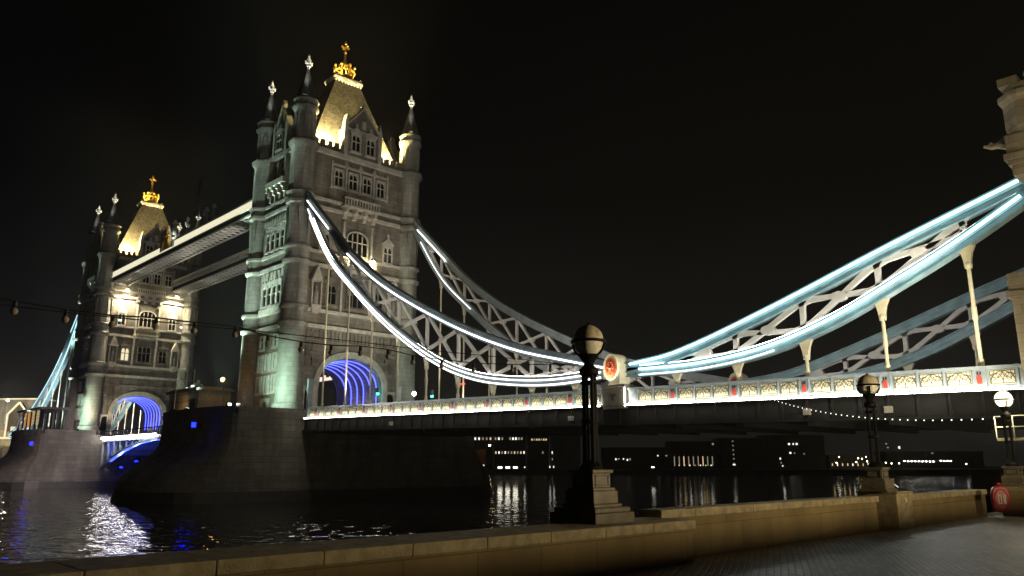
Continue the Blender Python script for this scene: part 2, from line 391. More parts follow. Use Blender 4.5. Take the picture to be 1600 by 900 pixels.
    cw = crown_mb(); cw.build('crown', 'gold', ro, (0,0,63.28))
    # gables over the four faces
    for fc, hw, pk, sh in (('+X',2.95,56.3,52.9),('-X',2.95,56.3,52.9),('-Y',1.75,55.6,52.0),('+Y',1.75,55.6,52.0)):
        fn = face_fn(fc); gb = MB()
        gb.prism([(-hw,48.1),(hw,48.1),(hw,sh),(0,pk),(-hw,sh)], fn, -.8, .42)
        go = gb.build('gable', 'granite', root)
        d = 3.2 if hw > 2 else 4.6
        rr = MB(); rr.prism([(-hw+.15,48.2),(hw-.15,48.2),(hw-.15,sh-.1),(0,pk-.35),(-hw+.15,sh-.1)], fn, -d-.8, -.78); rr.build('gable_roof', 'spire', go)
        tr = MB()
        for q in (-1, 1):
            tr.prism([(q*hw,sh-.25),(q*hw,sh+.12),(0,pk+.25),(0,pk-.15)], fn, -.82, .58)
            tr.prism([(q*hw-.3,48.2),(q*hw+.3,48.2),(q*hw+.3,sh+.3),(q*hw,sh+1.7),(q*hw-.3,sh+.3)], fn, -.25, .62)
        tr.prism([(-.2,pk),(.2,pk),(.28,pk+.5),(0,pk+1.1),(-.28,pk+.5)], fn, -.2, .4)
        fbox(tr, fn, -hw, hw, sh-.55, sh-.3, .4, .55)
        tr.build('coping', 'portland', go)
        fo = (lambda f: (lambda u, v, w: f(u, v, w+.43)))(fn)
        if hw > 2:
            for u in (-1.25, 1.25): window(go, fo, u, 49.2, 51.7, 1.3, 2, False, .7, heads=True)
            mb = MB(); mb.lathe([(.01,0)], n=3) if False else None
            fbox(mb, fo, -.35, .35, 53.0, 54.2, .0, .2); mb.build('carved_panel', 'portland', go)
        else: window(go, fo, 0, 49.0, 51.2, 1.5, 2, True, .5)
    # openings of the two road faces
    for fc in ('+X', '-X'):
        fn = face_fn(fc)
        for u in (-3.6, -1.2, 1.2, 3.6): window(root, fn, u, 43.3, 45.7, 1.25, 2, heads=True)
        st = MB()
        fbox(st, fn, -4.7, 4.7, 46.3, 46.6, 0, .3)
        for u in (-4.75, -2.4, 0, 2.4, 4.75): fbox(st, fn, u-.14, u+.14, 42.8, 46.9, 0, .3)
        for u in (-2.4, 0, 2.4): st.prism([(u-.4,46.6),(u+.4,46.6),(u,47.3)], fn, 0, .3)
        st.build('window_surround', 'portland', root)
        bal = MB(); fbox(bal, fn, -3.0, 3.0, 40.3, 40.55, 0, 1.25); fbox(bal, fn, -3.0, 3.0, 41.5, 41.7, 1.0, 1.25)
        for k in range(13):
            u = -2.85+k*.475; fbox(bal, fn, u-.08, u+.08, 40.55, 41.5, 1.05, 1.2)
        for u in (-2.4,-.8,.8,2.4):
            bal.prism([(u-.28,38.7),(u+.28,38.7),(u+.28,40.3),(u-.28,40.3)], fn, 0, .55); fbox(bal, fn, u-.24, u+.24, 39.5, 40.3, .55, 1.05)
        bal.build('balcony', 'portland', root)
        window(root, fn, 0, 33.6, 37.0, 3.3, 4, True)
        for u in (-5.3, 5.3): window(root, fn, u, 33.5, 35.9, 1.35, 2, False, .9, heads=True)
        window(root, fn, 0, 26.0, 29.3, 2.5, 3, heads=True, fm='granite')
        for u in (-3.9, 3.9): window(root, fn, u, 26.0, 28.7, 1.5, 2, False, .8, heads=True, fm='granite')
        pil = MB()
        for u in (-2.35, 2.35): fbox(pil, fn, u-.16, u+.16, 25.0, 38.2, 0, .35)
        pil.build('pilaster', 'portland', root)
        for u in (-6.4, 6.4):
            ni = MB(); fbox(ni, fn, u-.75, u+.75, 25.0, 25.5, 0, .8); fbox(ni, fn, u-.5, u+.5, 24.4, 25.0, 0, .55)
            for q in (-.68,.68): fbox(ni, fn, u+q-.09, u+q+.09, 25.5, 28.8, .0, .7)
            ni.prism([(u-.9,28.8),(u+.9,28.8),(u+.55,29.6),(u,31.0),(u-.55,29.6)], fn, 0, .85)
            no = ni.build('niche', 'portland', root)
            c3 = Vector(fn(u, 25.5, .4)); s3 = MB().lathe([(.34,0),(.4,.3),(.33,1.0),(.38,1.6),(.3,2.05),(.12,2.2),(.1,2.25),(.2,2.4),(.2,2.65),(.05,2.85)], c3, 10); s3.build('statue', 'turret', no)
            cp = MB()
            for r_ in range(7):
                for c_ in range(2):
                    if (r_*2+c_) % 3 != 2: fbox(cp, fn, u-.9+c_*.95, u-.05+c_*.95, 17.2+r_*.68, 17.75+r_*.68, 0, .16+.06*((r_+c_) % 3))
            cp.build('rusticated_block', 'granite', root)
            dr = MB(); fbox(dr, fn, u-.95, u-.75, Z0, 13.4, 0, .3); fbox(dr, fn, u+.75, u+.95, Z0, 13.4, 0, .3)
            dr.prism([(u-.95,13.4)]+[(u+x, z) for x, z in arch_pts(.75,13.4,14.2,8)]+[(u+.95,13.4),(u+.95,14.5),(u-.95,14.5)], fn, 0, .3)
            do = dr.build('side_door', 'portland', root); dd = MB(); fbox(dd, fn, u-.75, u+.75, Z0, 14.1, .0, .06); dd.build('door_leaf', 'girder', do)
        fr = MB(); fbox(fr, fn, -7.5, 7.5, 20.6, 20.85, 0, .25)
        for k in range(24): fbox(fr, fn, -7.2+k*.62, -6.85+k*.62, 20.9, 22.2, 0, .14)
        fr.build('frieze', 'granite', root)
        fb = MB(); fbox(fb, fn, -2.3, 2.3, 31.55, 31.75, 0, 1.6); fbox(fb, fn, -2.3, 2.3, 32.55, 32.68, 1.45, 1.6)
        for k in range(16):
            u = -2.25+k*.3; a, b = fn(u, 31.75, 1.52), fn(u+.3, 32.55, 1.52); c_, d_ = fn(u+.3, 31.75, 1.52), fn(u, 32.55, 1.52)
            fb.bar(a, b, .06, .06); fb.bar(c_, d_, .06, .06)
        fb.build('lattice_balcony', 'cream', root)
    # openings of the two narrow faces
    for fc in ('-Y', '+Y'):
        fn = face_fn(fc)
        for u in (-2.1, 0, 2.1):
            window(root, fn, u, 13.9, 15.9, 1.0, 2, transom=False); window(root, fn, u, 16.9, 18.9, 1.0, 2, transom=False)
        for u in (-1.9, 1.9): window(root, fn, u, 20.0, 21.5, .8, 1)
        d = MB(); d.prism([(-1.1,Z0),(-.8,Z0)]+[(x, z) for x, z in arch_pts(.8,11.8,12.7,8)]+[(.8,Z0),(1.1,Z0),(1.1,13.0),(-1.1,13.0)], fn, 0, .3)
        do = d.build('door', 'portland', root)
        q = MB()
        for k in range(4): window(root, fn, -2.1+k*1.4, 26.0, 28.6, .85, 1, True, .5, transom=True)
        fbox(q, fn, -3.4, 3.4, 25.1, 25.5, 0, .35)
        for k in range(12): fbox(q, fn, -3.2+k*.54, -2.8+k*.54, 29.6, 30.6, 0, .2+.08*(k % 2))
        for k in range(5): fbox(q, fn, -2.9+k*1.4, -2.7+k*1.4, 25.5, 30.8, 0, .3)
        q.build('carved_band', 'portland', root)
        for k in range(4): window(root, fn, -2.1+k*1.4, 34.0, 36.4, .85, 1, True, .6)
        t = MB()
        for k in range(9):
            u = -3.1+k*.7
            t.prism([(u-.33,37.7),(u+.33,37.7),(u+.33,38.1),(u,38.9),(u-.33,38.1)], fn, 0, .3)
        for k in range(5): fbox(t, fn, -2.9+k*1.4, -2.7+k*1.4, 33.3, 37.6, 0, .3)
        fbox(t, fn, -3.3, 3.3, 37.4, 37.65, 0, .36); t.build('carved_band', 'portland', root)
        o = MB(); fbox(o, fn, -2.6, 2.6, 43.2, 44.0, 0, 1.1)
        for u in (-2.1,-.7,.7,2.1):
            o.prism([(u-.25,41.2),(u+.25,41.2),(u+.25,43.2),(u-.25,43.2)], fn, 0, .4)
            fbox(o, fn, u-.25, u+.25, 42.0, 43.2, .4, .75); fbox(o, fn, u-.25, u+.25, 42.6, 43.2, .75, 1.05)
        fbox(o, fn, -2.6, -2.2, 44.0, 47.4, 0, .8); fbox(o, fn, 2.2, 2.6, 44.0, 47.4, 0, .8); fbox(o, fn, -.15, .15, 44.0, 47.0, 0, .6)
        o.build('oriel', 'portland', root)
        for u in (-1.15, 1.15): window(root, fn, u, 44.4, 46.7, 1.3, 2)
    return root

tower1 = make_tower()
tower2 = copy_tree(tower1); tower2.location = (-S, 0, 0)
tag(tower2, 'smaller far bridge tower at left, its face lit by two dazzling floodlights under the walkways')
for t in (tower1, tower2): t['group'] = 'towers of the bridge'
# one lit window on the far tower
for w in kids(tower2):
    if w.name.startswith('window'):
        c = sum((Vector(b) for b in w.bound_box), Vector())/8
        if c.x > 5 and abs(c.y+3.9) < .5 and 26 < c.z < 30:
            for k in kids(w): k.data = k.data.copy(); k.data.materials[0] = M['lit']

# ------------------------------------------------------------------ river piers
def make_pier(label, X, left_top):
    root = thing('river_pier', label, 'pier', (X,0,0), 'river piers under the towers')
    hw, L = 10.7, 18.2
    def ring(z, grow, tip):
        w = hw+grow; pts = []
        for sy in (-1, 1):
            arc = [(w*math.cos(math.pi*k/14), (L+(tip-L)*math.sin(math.pi*k/14)**.9)) for k in range(15)]
            pts += [(x, sy*y, z) for x, y in (arc if sy > 0 else [(-a, b) for a, b in arc])]
        return pts
    mb = MB(); lev = [(-4,.4,27.3),(0.,.35,27.1),(1.4,.3,26.9),(2.3,.25,26.5),(3.2,.2,25.7),(4.0,.16,24.7),(4.8,.13,23.5),(5.5,.1,22.4),(6.2,.08,21.4),(6.8,.06,20.9),(7.4,.04,20.7),(8.6,.02,20.5),(9.7,0,20.4),(10.2,0,20.4)]
    rs = [ring(*l) for l in lev]; n = len(rs[0])
    mb.add([p for r in rs for p in r], [(k*n+i, k*n+(i+1) % n, (k+1)*n+(i+1) % n, (k+1)*n+i) for k in range(len(rs)-1) for i in range(n)]+[tuple(range((len(rs)-1)*n, len(rs)*n))], False)
    mb.build('masonry', 'pier', root)
    tb = [(-4,.46,27.4),(0.,.41,27.2),(1.25,.36,27.0)]; rt = [ring(*l) for l in tb]; tm = MB()
    tm.add([p for r in rt for p in r], [(k*n+i, k*n+(i+1) % n, (k+1)*n+(i+1) % n, (k+1)*n+i) for k in range(2) for i in range(n)]+[tuple(range(2*n, 3*n))]); tm.build('tide_band', 'algae', root)
    top = MB(); r0 = ring(10.15, .12, 20.5); r1 = ring(11.05, .12, 20.5); r2 = ring(11.05, -.5, 19.9); r3 = ring(10.15, -.5, 19.9)
    # parapet ring, left open where the roadway crosses
    def keep(i):
        a, b = r0[i], r0[(i+1) % n]; return not (abs(a[0]) > 10 and abs(b[0]) > 10)
    for sy in (-1, 1):
        top = MB(); top.add(r0+r1+r2+r3, [(a*n+i, a*n+(i+1) % n, ((a+1) % 4)*n+(i+1) % n, ((a+1) % 4)*n+i) for a in range(4) for i in range(n) if keep(i) and r0[i][1]*sy > 0])
        for sx in (-1, 1):
            x0, x1 = sorted((sx*10.2, sx*10.82)); y0, y1 = sorted((sy*9.3, sy*18.25)); top.box(x0, x1, y0, y1, 10.15, 11.05)
        top.build('parapet', 'pier', root)
    MB().box(-10.15, 10.15, -18, 18, 10.2, 10.26).build('paving', 'asphalt', root)
    return root
pier1 = make_pier('dark rounded granite river pier nearer the camera, carrying the larger tower', 0, 0)
pier2 = make_pier('far granite river pier lit brownish pink at the left edge, carrying the smaller tower', -S, 0)
def make_blue_lamp(p, label):
    t = thing('navigation_lamp', label, 'lamp', p, 'small blue lamps on the piers')
    MB().lathe([(.3,-.35),(.32,-.3),(.32,.3),(.2,.4)], (0,0,0), 10).build('housing', 'dark', t)
    MB().box(.0, .36, -.36, .0, -.28, .28).build('lens', M['blue_lens'], t)
M['blue_lens'] = emit('blue_lens', (.003, .006, 1.), 18)
make_blue_lamp(px(262, 666, 0, -8.4), 'small blue lamp on the dark near pier, the left one of its pair')
make_blue_lamp(px(304, 664, 1, -21.6), 'small blue lamp on the dark near pier, the right one of its pair')
make_blue_lamp(px(50, 693, 1, -22.6), 'single blue lamp on the wall of the far pink lit pier')

# ------------------------------------------------------------------ side span deck
def zb(X): return 9.95-(X-11.7)*.02135          # LED line under the parapet
NODES = [14.0+5.17*i for i in range(15)]; PIN = 60.2
M['pedestal_stone'] = noisy(mat('grimy_stone', (.17,.155,.125), .85), (.17,.155,.125), .25, 2)
deck = thing('bridge_deck', 'dark roadway deck of the side span, running from the near pier to the right edge', 'bridge deck', (10.9,0,zb(10.9)))
def slab(mb, x0, x1, y0, y1, dz0, dz1, X0=10.9):
    o = lambda x: zb(x)-zb(X0)
    mb.add([(x0-X0,y0,o(x0)+dz0),(x1-X0,y0,o(x1)+dz0),(x1-X0,y1,o(x1)+dz0),(x0-X0,y1,o(x0)+dz0),(x0-X0,y0,o(x0)+dz1),(x1-X0,y0,o(x1)+dz1),(x1-X0,y1,o(x1)+dz1),(x0-X0,y1,o(x0)+dz1)],
           [(0,3,2,1),(4,5,6,7),(0,1,5,4),(1,2,6,5),(2,3,7,6),(3,0,4,7)])
d = MB(); slab(d, 10.9, 89.5, -9.6, 9.6, -.15, .12); d.build('roadway', 'asphalt', deck)
for sy in (-1, 1):
    d = MB(); slab(d, 10.9, 88.9, *sorted((sy*9.3, sy*9.62)), -1.45, -.16); slab(d, 10.9, 88.9, *sorted((sy*9.1, sy*9.85)), -1.62, -1.45); slab(d, 11.5, 88.7, *sorted((sy*9.63, sy*10.09)), -.16, -.13)  # outermost thin ledge is added to block the light strip's downward spill
    for x in NODES:
        for q in (0, 1.72, 3.45): slab(d, x+q-.08, x+q+.08, *sorted((sy*9.62, sy*9.78)), -1.44, -.2)
    d.build('edge_girder', 'girder', deck)
d = MB()
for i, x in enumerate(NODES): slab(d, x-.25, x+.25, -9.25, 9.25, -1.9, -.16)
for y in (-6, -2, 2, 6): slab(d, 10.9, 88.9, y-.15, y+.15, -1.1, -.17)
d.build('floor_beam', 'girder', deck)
for i in (3, 8, 12, 13):
    b = MB(); x = NODES[i]-10.9; z = zb(NODES[i])-zb(10.9); b.box(x-.22, x+.22, -9.9, -9.64, z-1.2, z-.8); b.build('junction_box', 'pedestal_stone', deck)

# parapets
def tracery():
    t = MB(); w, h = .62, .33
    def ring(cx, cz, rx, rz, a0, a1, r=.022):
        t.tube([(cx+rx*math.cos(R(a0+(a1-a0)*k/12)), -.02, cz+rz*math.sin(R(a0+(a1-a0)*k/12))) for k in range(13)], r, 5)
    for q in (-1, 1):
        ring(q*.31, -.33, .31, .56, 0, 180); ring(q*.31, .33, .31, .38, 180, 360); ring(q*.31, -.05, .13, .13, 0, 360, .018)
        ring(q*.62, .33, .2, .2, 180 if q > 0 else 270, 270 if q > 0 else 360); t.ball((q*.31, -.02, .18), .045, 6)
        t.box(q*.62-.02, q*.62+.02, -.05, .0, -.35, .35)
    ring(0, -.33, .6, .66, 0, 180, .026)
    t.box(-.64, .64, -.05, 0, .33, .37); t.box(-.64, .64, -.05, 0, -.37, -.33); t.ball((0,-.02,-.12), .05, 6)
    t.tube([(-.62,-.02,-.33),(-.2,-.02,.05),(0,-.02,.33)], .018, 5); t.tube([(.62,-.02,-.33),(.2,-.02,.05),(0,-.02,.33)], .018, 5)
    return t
M['tracery'] = mat('tracery_dull_green', (.10, .10, .07), .6)  # dull olive bars over the cream panels
def make_parapet(sy, x0, x1, label, detail=True):
    Y = sy*9.75
    root = thing('bridge_parapet', label, 'parapet', (x0, Y, zb(x0)), 'parapets of the side span')
    def rs(mb, a, b, y0, y1, d0, d1):
        o = lambda x: zb(x)-zb(x0)
        mb.add([(a-x0,y0,o(a)+d0),(b-x0,y0,o(b)+d0),(b-x0,y1,o(b)+d0),(a-x0,y1,o(a)+d0),(a-x0,y0,o(a)+d1),(b-x0,y0,o(b)+d1),(b-x0,y1,o(b)+d1),(a-x0,y1,o(a)+d1)],
               [(0,3,2,1),(4,5,6,7),(0,1,5,4),(1,2,6,5),(2,3,7,6),(3,0,4,7)])
    f = MB(); rs(f, x0, x1, -.12, .12, 1.08, 1.22); rs(f, x0, x1, -.16, .1, 1.22, 1.27); rs(f, x0, x1, -.06, .08, .02, .16); rs(f, x0, x1, .0, .05, .16, 1.08)
    px_list = []; sh = []
    for i, x in enumerate(NODES+[NODES[0]-5.17]):
        if x0+.2 < x < x1-.2:
            sh.append(x); rs(f, x-.30, x+.30, -.1, .06, .16, 1.08)
            for q in (-.30, .30): rs(f, x+q-.04, x+q+.04, -.14, .08, .03, 1.2)
        for k in range(3):
            c = x+.42+.72+k*1.47
            if x0+.7 < c < x1-.7: px_list.append(c)
        for k in (1, 2):
            c = x+.42+k*1.47-.02
            if x0+.2 < c < x1-.2: rs(f, c-.07, c+.07, -.13, .07, .03, 1.18); rs(f, c-.1, c+.1, -.15, .09, 1.16, 1.3)
    f.build('rail_frame', 'parblue', root)
    s = MB(); rs(s, x0+.02, x1-.02, -.44, -.345, -.12, -.06); so = s.build('light_strip', 'led_deck', root)
    if not detail: return root
    pm = None
    for c in px_list:
        z = zb(c)-zb(x0)+.62; loc = (c-x0, -.012, z)
        if pm is None:
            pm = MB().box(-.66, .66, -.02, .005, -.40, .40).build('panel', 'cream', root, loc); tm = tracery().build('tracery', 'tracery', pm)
        else:
            p = pm.copy(); col.objects.link(p); p.location = loc; q = tm.copy(); col.objects.link(q); q.parent = p
    sm = None
    for c in sh:
        z = zb(c)-zb(x0)+.55; loc = (c-x0, -.1, z)
        if sm is None:
            sm = MB().prism([(-.12,-.28),(.12,-.28),(.135,.05),(.08,.18),(0,.28),(-.08,.18),(-.135,.05)], lambda u, v, w: (u, w, v), -.06, .0).build('shield', 'red', root, loc)
            sk = MB().box(-.12,-.03,-.03,.0,.24,.42).box(.03,.12,-.03,.0,.24,.42).build('shield_crest', 'dark', sm)
        else:
            p = sm.copy(); col.objects.link(p); p.location = loc; q = sk.copy(); col.objects.link(q); q.parent = p
    return root
make_parapet(-1, 11.6, 58.9, 'long lattice panelled bridge parapet with white light line below, left of the red roundel')
make_parapet(-1, 61.5, 88.6, 'bright cream lattice bridge parapet with red shields, right of the red roundel')
pf = make_parapet(1, 11.6, 88.6, 'plain far side parapet of the side span, behind the near one', False)
# pedestals with roundels at the chain joints
def make_joint(sy, label):
    t = thing('chain_joint', label, 'pedestal', (PIN, sy*9.5, zb(PIN)), 'roundel pedestals where the chains meet')
    MB().box(-1.12, 1.12, -.55, .55, -.35, 1.35).box(-1.22, 1.22, -.66, .66, 1.35, 1.55).build('pedestal', 'pedestal_stone', t, bevel=.03)
    c = MB(); c.prism([(-.22,.1),(.22,.1),(.22,.32),(.4,.32),(.4,.0-.0),(.06,.0),(.06,-.5),(-.06,-.5),(-.06,.0),(-.4,.0),(-.4,.32),(-.22,.32)], lambda u, v, w: (u*.6, w, v*.7+.6), -.62, -.54)
    c.build('cross_emblem', 'dark', t)
    for x in (1.17,): MB().box(x-.025, x+.025, -.62, -.56, -.2, 1.25).build('light_strip', 'led_deck', t)
    h = MB(); prof = [(-.86,0),(.86,0)]+[(.86*math.cos(math.pi*k/16), 1.35+1.15*math.sin(math.pi*k/16)) for k in range(17)]
    h.prism(prof, lambda u, v, w: (u, w, v+1.56), -.75, .55); ho = h.build('hood', 'cream', t, bevel=.05)
    r = MB(); n = 24
    r.prism([(.56*math.cos(2*math.pi*k/n), .84*math.sin(2*math.pi*k/n)) for k in range(n)], lambda u, v, w: (u, w, v+2.86), -.82, -.74)
    for k in range(12):
        a = 2*math.pi*k/12; r.tube([(.12*math.cos(a),-.84,2.86+.15*math.sin(a)),(.44*math.cos(a),-.84,2.86+.64*math.sin(a))], .035, 5)
        r.ball((.34*math.cos(a+.26),-.85,2.86+.5*math.sin(a+.26)), .07, 6)
    r.ball((0,-.85,2.86), .16)
    r.build('roundel', M['roundel'], t)
    return t
M['roundel'] = noisy(mat('red_roundel', (.45, .09, .04), .5), (.45, .09, .04), .6, 6)
j1 = make_joint(-1, 'white hooded pedestal with a lit red roundel where the near chains meet')
j2 = make_joint(1, 'dim hooded roundel pedestal on the far side of the deck, behind the right parapet')

# ------------------------------------------------------------------ suspension chains
def interp(pts, x):
    if x <= pts[0][0]:
        a, b = pts[0], pts[1]; return a[1]+(b[1]-a[1])*(x-a[0])/(b[0]-a[0])
    for k in range(len(pts)-1):
        if x <= pts[k+1][0] or k == len(pts)-2:
            p0 = pts[max(k-1, 0)]; p1 = pts[k]; p2 = pts[k+1]; p3 = pts[min(k+2, len(pts)-1)]
            t = (x-p1[0])/(p2[0]-p1[0]); h = p2[0]-p1[0]
            m1 = (p2[1]-p0[1])/(p2[0]-p0[0]) if p2[0] != p0[0] else 0; m2 = (p3[1]-p1[1])/(p3[0]-p1[0]) if p3[0] != p1[0] else 0
            return (2*t**3-3*t*t+1)*p1[1]+(t**3-2*t*t+t)*h*m1+(-2*t**3+3*t*t)*p2[1]+(t**3-t*t)*h*m2
LT = [(7.2,40.4),(8.45,39.1),(14.5,33.7),(18.7,29.9),(26.4,24.6),(38.1,18.7),(47.6,15.0),(55.5,12.95),(59.6,12.0)]
LB = [(7.2,39.8),(8.2,38.2),(14.3,30.3),(20.5,25.0),(26.6,20.5),(32.8,16.7),(38.2,14.05),(43.1,12.5),(47.6,11.75),(52.5,11.35),(56.9,11.4),(59.6,11.6)]
RT = [(60.9,11.75),(65.9,12.12),(73.5,14.3),(82.5,17.35),(89.3,19.6),(90.3,19.95)]
RT = [(60.9,11.8),(65.9,12.38),(73.5,14.56),(82.5,17.57),(89.3,19.7),(90.3,20.05)]
RB = [(60.9,11.5),(62.9,11.42),(68.1,11.42),(73.3,12.02),(78.0,13.35),(82.3,15.2),(86.1,17.0),(90.3,19.3)]
def fx(x, mirror): return (-S-x) if mirror else x
def strip_run(mb, pts, off, Y, sy, r, xs, mirror):
    prev = None; P = []
    for x in xs: P.append((fx(x, mirror), Y, interp(pts, x)+off))
    mb.tube(P, r, 6)
def make_chain(kind, sy, label, mirror=False, lead='led', strips=True):
    Y = sy*9.15; T, B = (LT, LB) if kind == 'long' else (RT, RB)
    x0, x1 = (7.2, 59.6) if kind == 'long' else (60.9, 90.3)
    root = thing('suspension_chain', label, 'suspension chain', (fx(x0, mirror), Y, interp(T, x0)), 'suspension chains of the bridge')
    ox, oz = fx(x0, mirror), interp(T, x0)
    def P(x, z, y=0): return (fx(x, mirror)-ox, y, z-oz)
    xs = [x0+(x1-x0)*k/44 for k in range(45)]
    dep = .82 if kind == 'long' else .74
    for nm, pts in (('upper_chord', T), ('lower_chord', B)):
        c = MB(); prof = [(-.26,-dep/2),(.26,-dep/2),(.26,dep/2),(-.26,dep/2)]
        def sweep(prof):
            n = len(prof); vs = []
            for i, x in enumerate(xs):
                za, zb_ = interp(pts, xs[max(i-1, 0)]), interp(pts, xs[min(i+1, 44)])
                dx = xs[min(i+1, 44)]-xs[max(i-1, 0)]; sl = (zb_-za)/dx; L = math.hypot(1, sl); nx, nz = -sl/L, 1/L
                k = 1.
                vs += [P(x+nx*v*k, interp(pts, x)+nz*v*k, u) for u, v in prof]
            fs = [(i*n+k, i*n+(k+1) % n, (i+1)*n+(k+1) % n, (i+1)*n+k) for i in range(44) for k in range(n)]
            fs += [tuple(range(n)), tuple(44*n+k for k in range(n))]
            c.add(vs, fs)
        h = dep/2
        sweep([(-.22,-h+.04),(.22,-h+.04),(.22,h-.04),(-.22,h-.04)])
        for v in (-h, h): sweep([(-.36,v-.045),(.36,v-.045),(.36,v+.045),(-.36,v+.045)])
        sweep([(-.30,-.06),(.30,-.06),(.30,.06),(-.30,.06)])
        for x in [x0+1.4+2.58*k for k in range(int((x1-x0-2)/2.58))]:
            za = interp(pts, x-.1); zc = interp(pts, x+.1); sl = (zc-za)/.2; d_ = Vector((1, 0, sl)).normalized()
            if mirror: d_.x *= -1
            pc = Vector(P(x, interp(pts, x))); c.bar(pc-d_*.32, pc+d_*.32, .52, h*2-.16, (0,0,1))
            for q in (-.22, 0, .22):
                c.bar(pc+d_*q-Vector((0,0,h-.12)), pc+d_*q+Vector((0,0,h-.12)), .06, .56, (0,1,0))
        c.build(nm, ('chordshade' if sy < 0 else 'chordlit') if kind == 'long' and not mirror else 'blue', root)
    # web members: posts and crossed braces, flared at the ends
    w = MB(); gus = MB(); ns = [x for x in NODES if x0+3.5 < x < x1-1.2]
    if kind == 'long': ns = [x for x in ns if x < 56]
    def member(p, q, wd):
        p, q = Vector(P(*p)), Vector(P(*q)); d = q-p; L = d.length
        if L < .3: return
        a, b = p+d*.22, p+d*.78
        w.bar(p, a, .3, wd*2.1, (0,1,0), .3, wd) if False else None
        sd = Vector((0,1,0)).cross(d).normalized()
        def pr(pts2):
            n = len(pts2); vs = [v+Vector((0,y,0)) for y in (-.15,.15) for v in pts2]
            w.add(vs, [tuple(range(n-1,-1,-1)), tuple(range(n,2*n))]+[(i,(i+1)%n,n+(i+1)%n,n+i) for i in range(n)])
        e = wd*1.0; m_ = wd*.42
        pr([p+sd*e, p+d*.12+sd*m_*1.25, p+d*.3+sd*m_, p+d*.7+sd*m_, p+d*.88+sd*m_*1.25, q+sd*e, q-sd*e, p+d*.88-sd*m_*1.25, p+d*.7-sd*m_, p+d*.3-sd*m_, p+d*.12-sd*m_*1.25, p-sd*e])
    hh = dep/2-.06
    for i, x in enumerate(ns):
        zt, zl = interp(T, x)-hh, interp(B, x)+hh
        member((x, zl), (x, zt), .32 if kind == 'long' else .40)
        nx = ns[i+1] if i+1 < len(ns) else None
        segs = [(x, nx)] if nx else []
        if i == 0: segs.append((max(x0+2.2, x-5.17), x))
        for a, b in segs:
            if a == x0+2.2 and kind != 'long' : continue
            ta, la, tb, lb = interp(T, a)-hh, interp(B, a)+hh, interp(T, b)-hh, interp(B, b)+hh
            if ta-la < .25 and tb-lb < .25: continue
            wd = .32 if kind == 'long' else .40
            member((a, la), (b, tb), wd); member((a, ta), (b, lb), wd)
            cx, cz = (a+b)/2, (ta+la+tb+lb)/4; g_ = .40 if kind == 'long' else .44
            gus.prism([(g_*math.cos(2*math.pi*k/8)*1.3, g_*math.sin(2*math.pi*k/8)*.8) for k in range(8)], lambda u, v, y: P(cx+u, cz+v, y), -.19, .19)
    w.v += []; o = len(w.v); w.v += gus.v; w.f += [tuple(i+o for i in f) for f in gus.f]; w.sm += gus.sm
    w.build('web_bracing', 'white', root)
    # hangers
    for x in [q for q in NODES if x0+1 < q < x1-2]:
        zt = interp(B, x)-dep/2; zl = zb(x)+1.2
        if zt-zl < .15: continue
        h = MB()
        L = zt-zl; br = min(1.3, L*.7)
        h.prism([(-.5,.05),(.5,.05),(.3,-br*.3),(.21,-br*.6),(.17,-br),(-.17,-br),(-.21,-br*.6),(-.3,-br*.3)], lambda u, v, y: P(x+u, zt+v+u*0, y), -.14, .14)
        h.ball(P(x, zt-br*.85, 0), .24, 8)
        h.tube([P(x, zt-br*.8), P(x, zl)], .115, 8)
        if L > 3: h.lathe([(.1,-.5),(.15,-.35),(.15,.35),(.1,.5)], P(x, zl+L*.45), 8)
        h.lathe([(.1,.0),(.17,.05),(.17,.5),(.1,.6)], P(x, zl), 8)
        h.build('hanger', 'cream', root)
    # LED lines on the outer face
    sg = -1
    def run(pts, off, a, b, r=.05, m='led', side=-1):
        mb = MB(); N = max(6, int((b-a)/1.0)); P_ = []
        for k in range(N+1):
            x = a+(b-a)*k/N; P_.append(P(x, interp(pts, x)+off, side*.50))
        mb.tube(P_, r, 6); mb.build('light_strip', m, root)
    if not strips and kind == 'long' and not mirror:
        run(T, -.2, 8.6, 15.5, .075, 'led'); run(B, .25, 9.5, 21, .04, 'led')
    if strips:
        if kind == 'long':
            run(T, -.16, 8.3, 14.2, .085, lead); run(T, -.16, 18.9, 59.0, .085, lead)
            run(B, .14, 8.6, 58.6, .075, lead); run(B, -.3, 9.2, 58.6, .075, lead)
        else:
            run(T, .16, 61.6, 89.6, .10, lead); run(B, .14, 62.5, 89.6, .10, lead); pass
            run(B, -.3, 62.5, 74.0, .045, 'led')
            mb = MB(); N = 40; mb.tube([P(62.5+(89.4-62.5)*k/N, interp(B, 62.5+(89.4-62.5)*k/N)+dep/2+.09, -.33) for k in range(N+1)], .022, 6); mb.build('light_strip', 'led_web', root)
        if kind == 'long' and not mirror:
            mb = MB(); N = 60; mb.tube([P(10+(58.-10)*k/N, interp(B, 10+(58.-10)*k/N)+dep/2+.09, -.33) for k in range(N+1)], .02, 6); mb.build('light_strip', 'led_web', root)
    return root
make_chain('long', -1, 'suspension chain with brilliant white light lines, from the near tower down to the roundel')
make_chain('short', -1, 'cyan lit suspension chain rising from the roundel to the stone tower at the right edge', lead='led_cool')
make_chain('long', 1, 'dimmer suspension chain hanging from the far side of the near tower, behind the bright one', strips=False)
make_chain('short', 1, 'blue unlit suspension chain behind the parapet at lower right, beyond the cyan lit one', strips=False)
make_chain('long', -1, 'pale blue suspension chain sloping down from the far tower at the left edge', True, lead='led_far')
make_chain('long', 1, 'suspension chain seen through the arch of the far tower', True, strips=False)

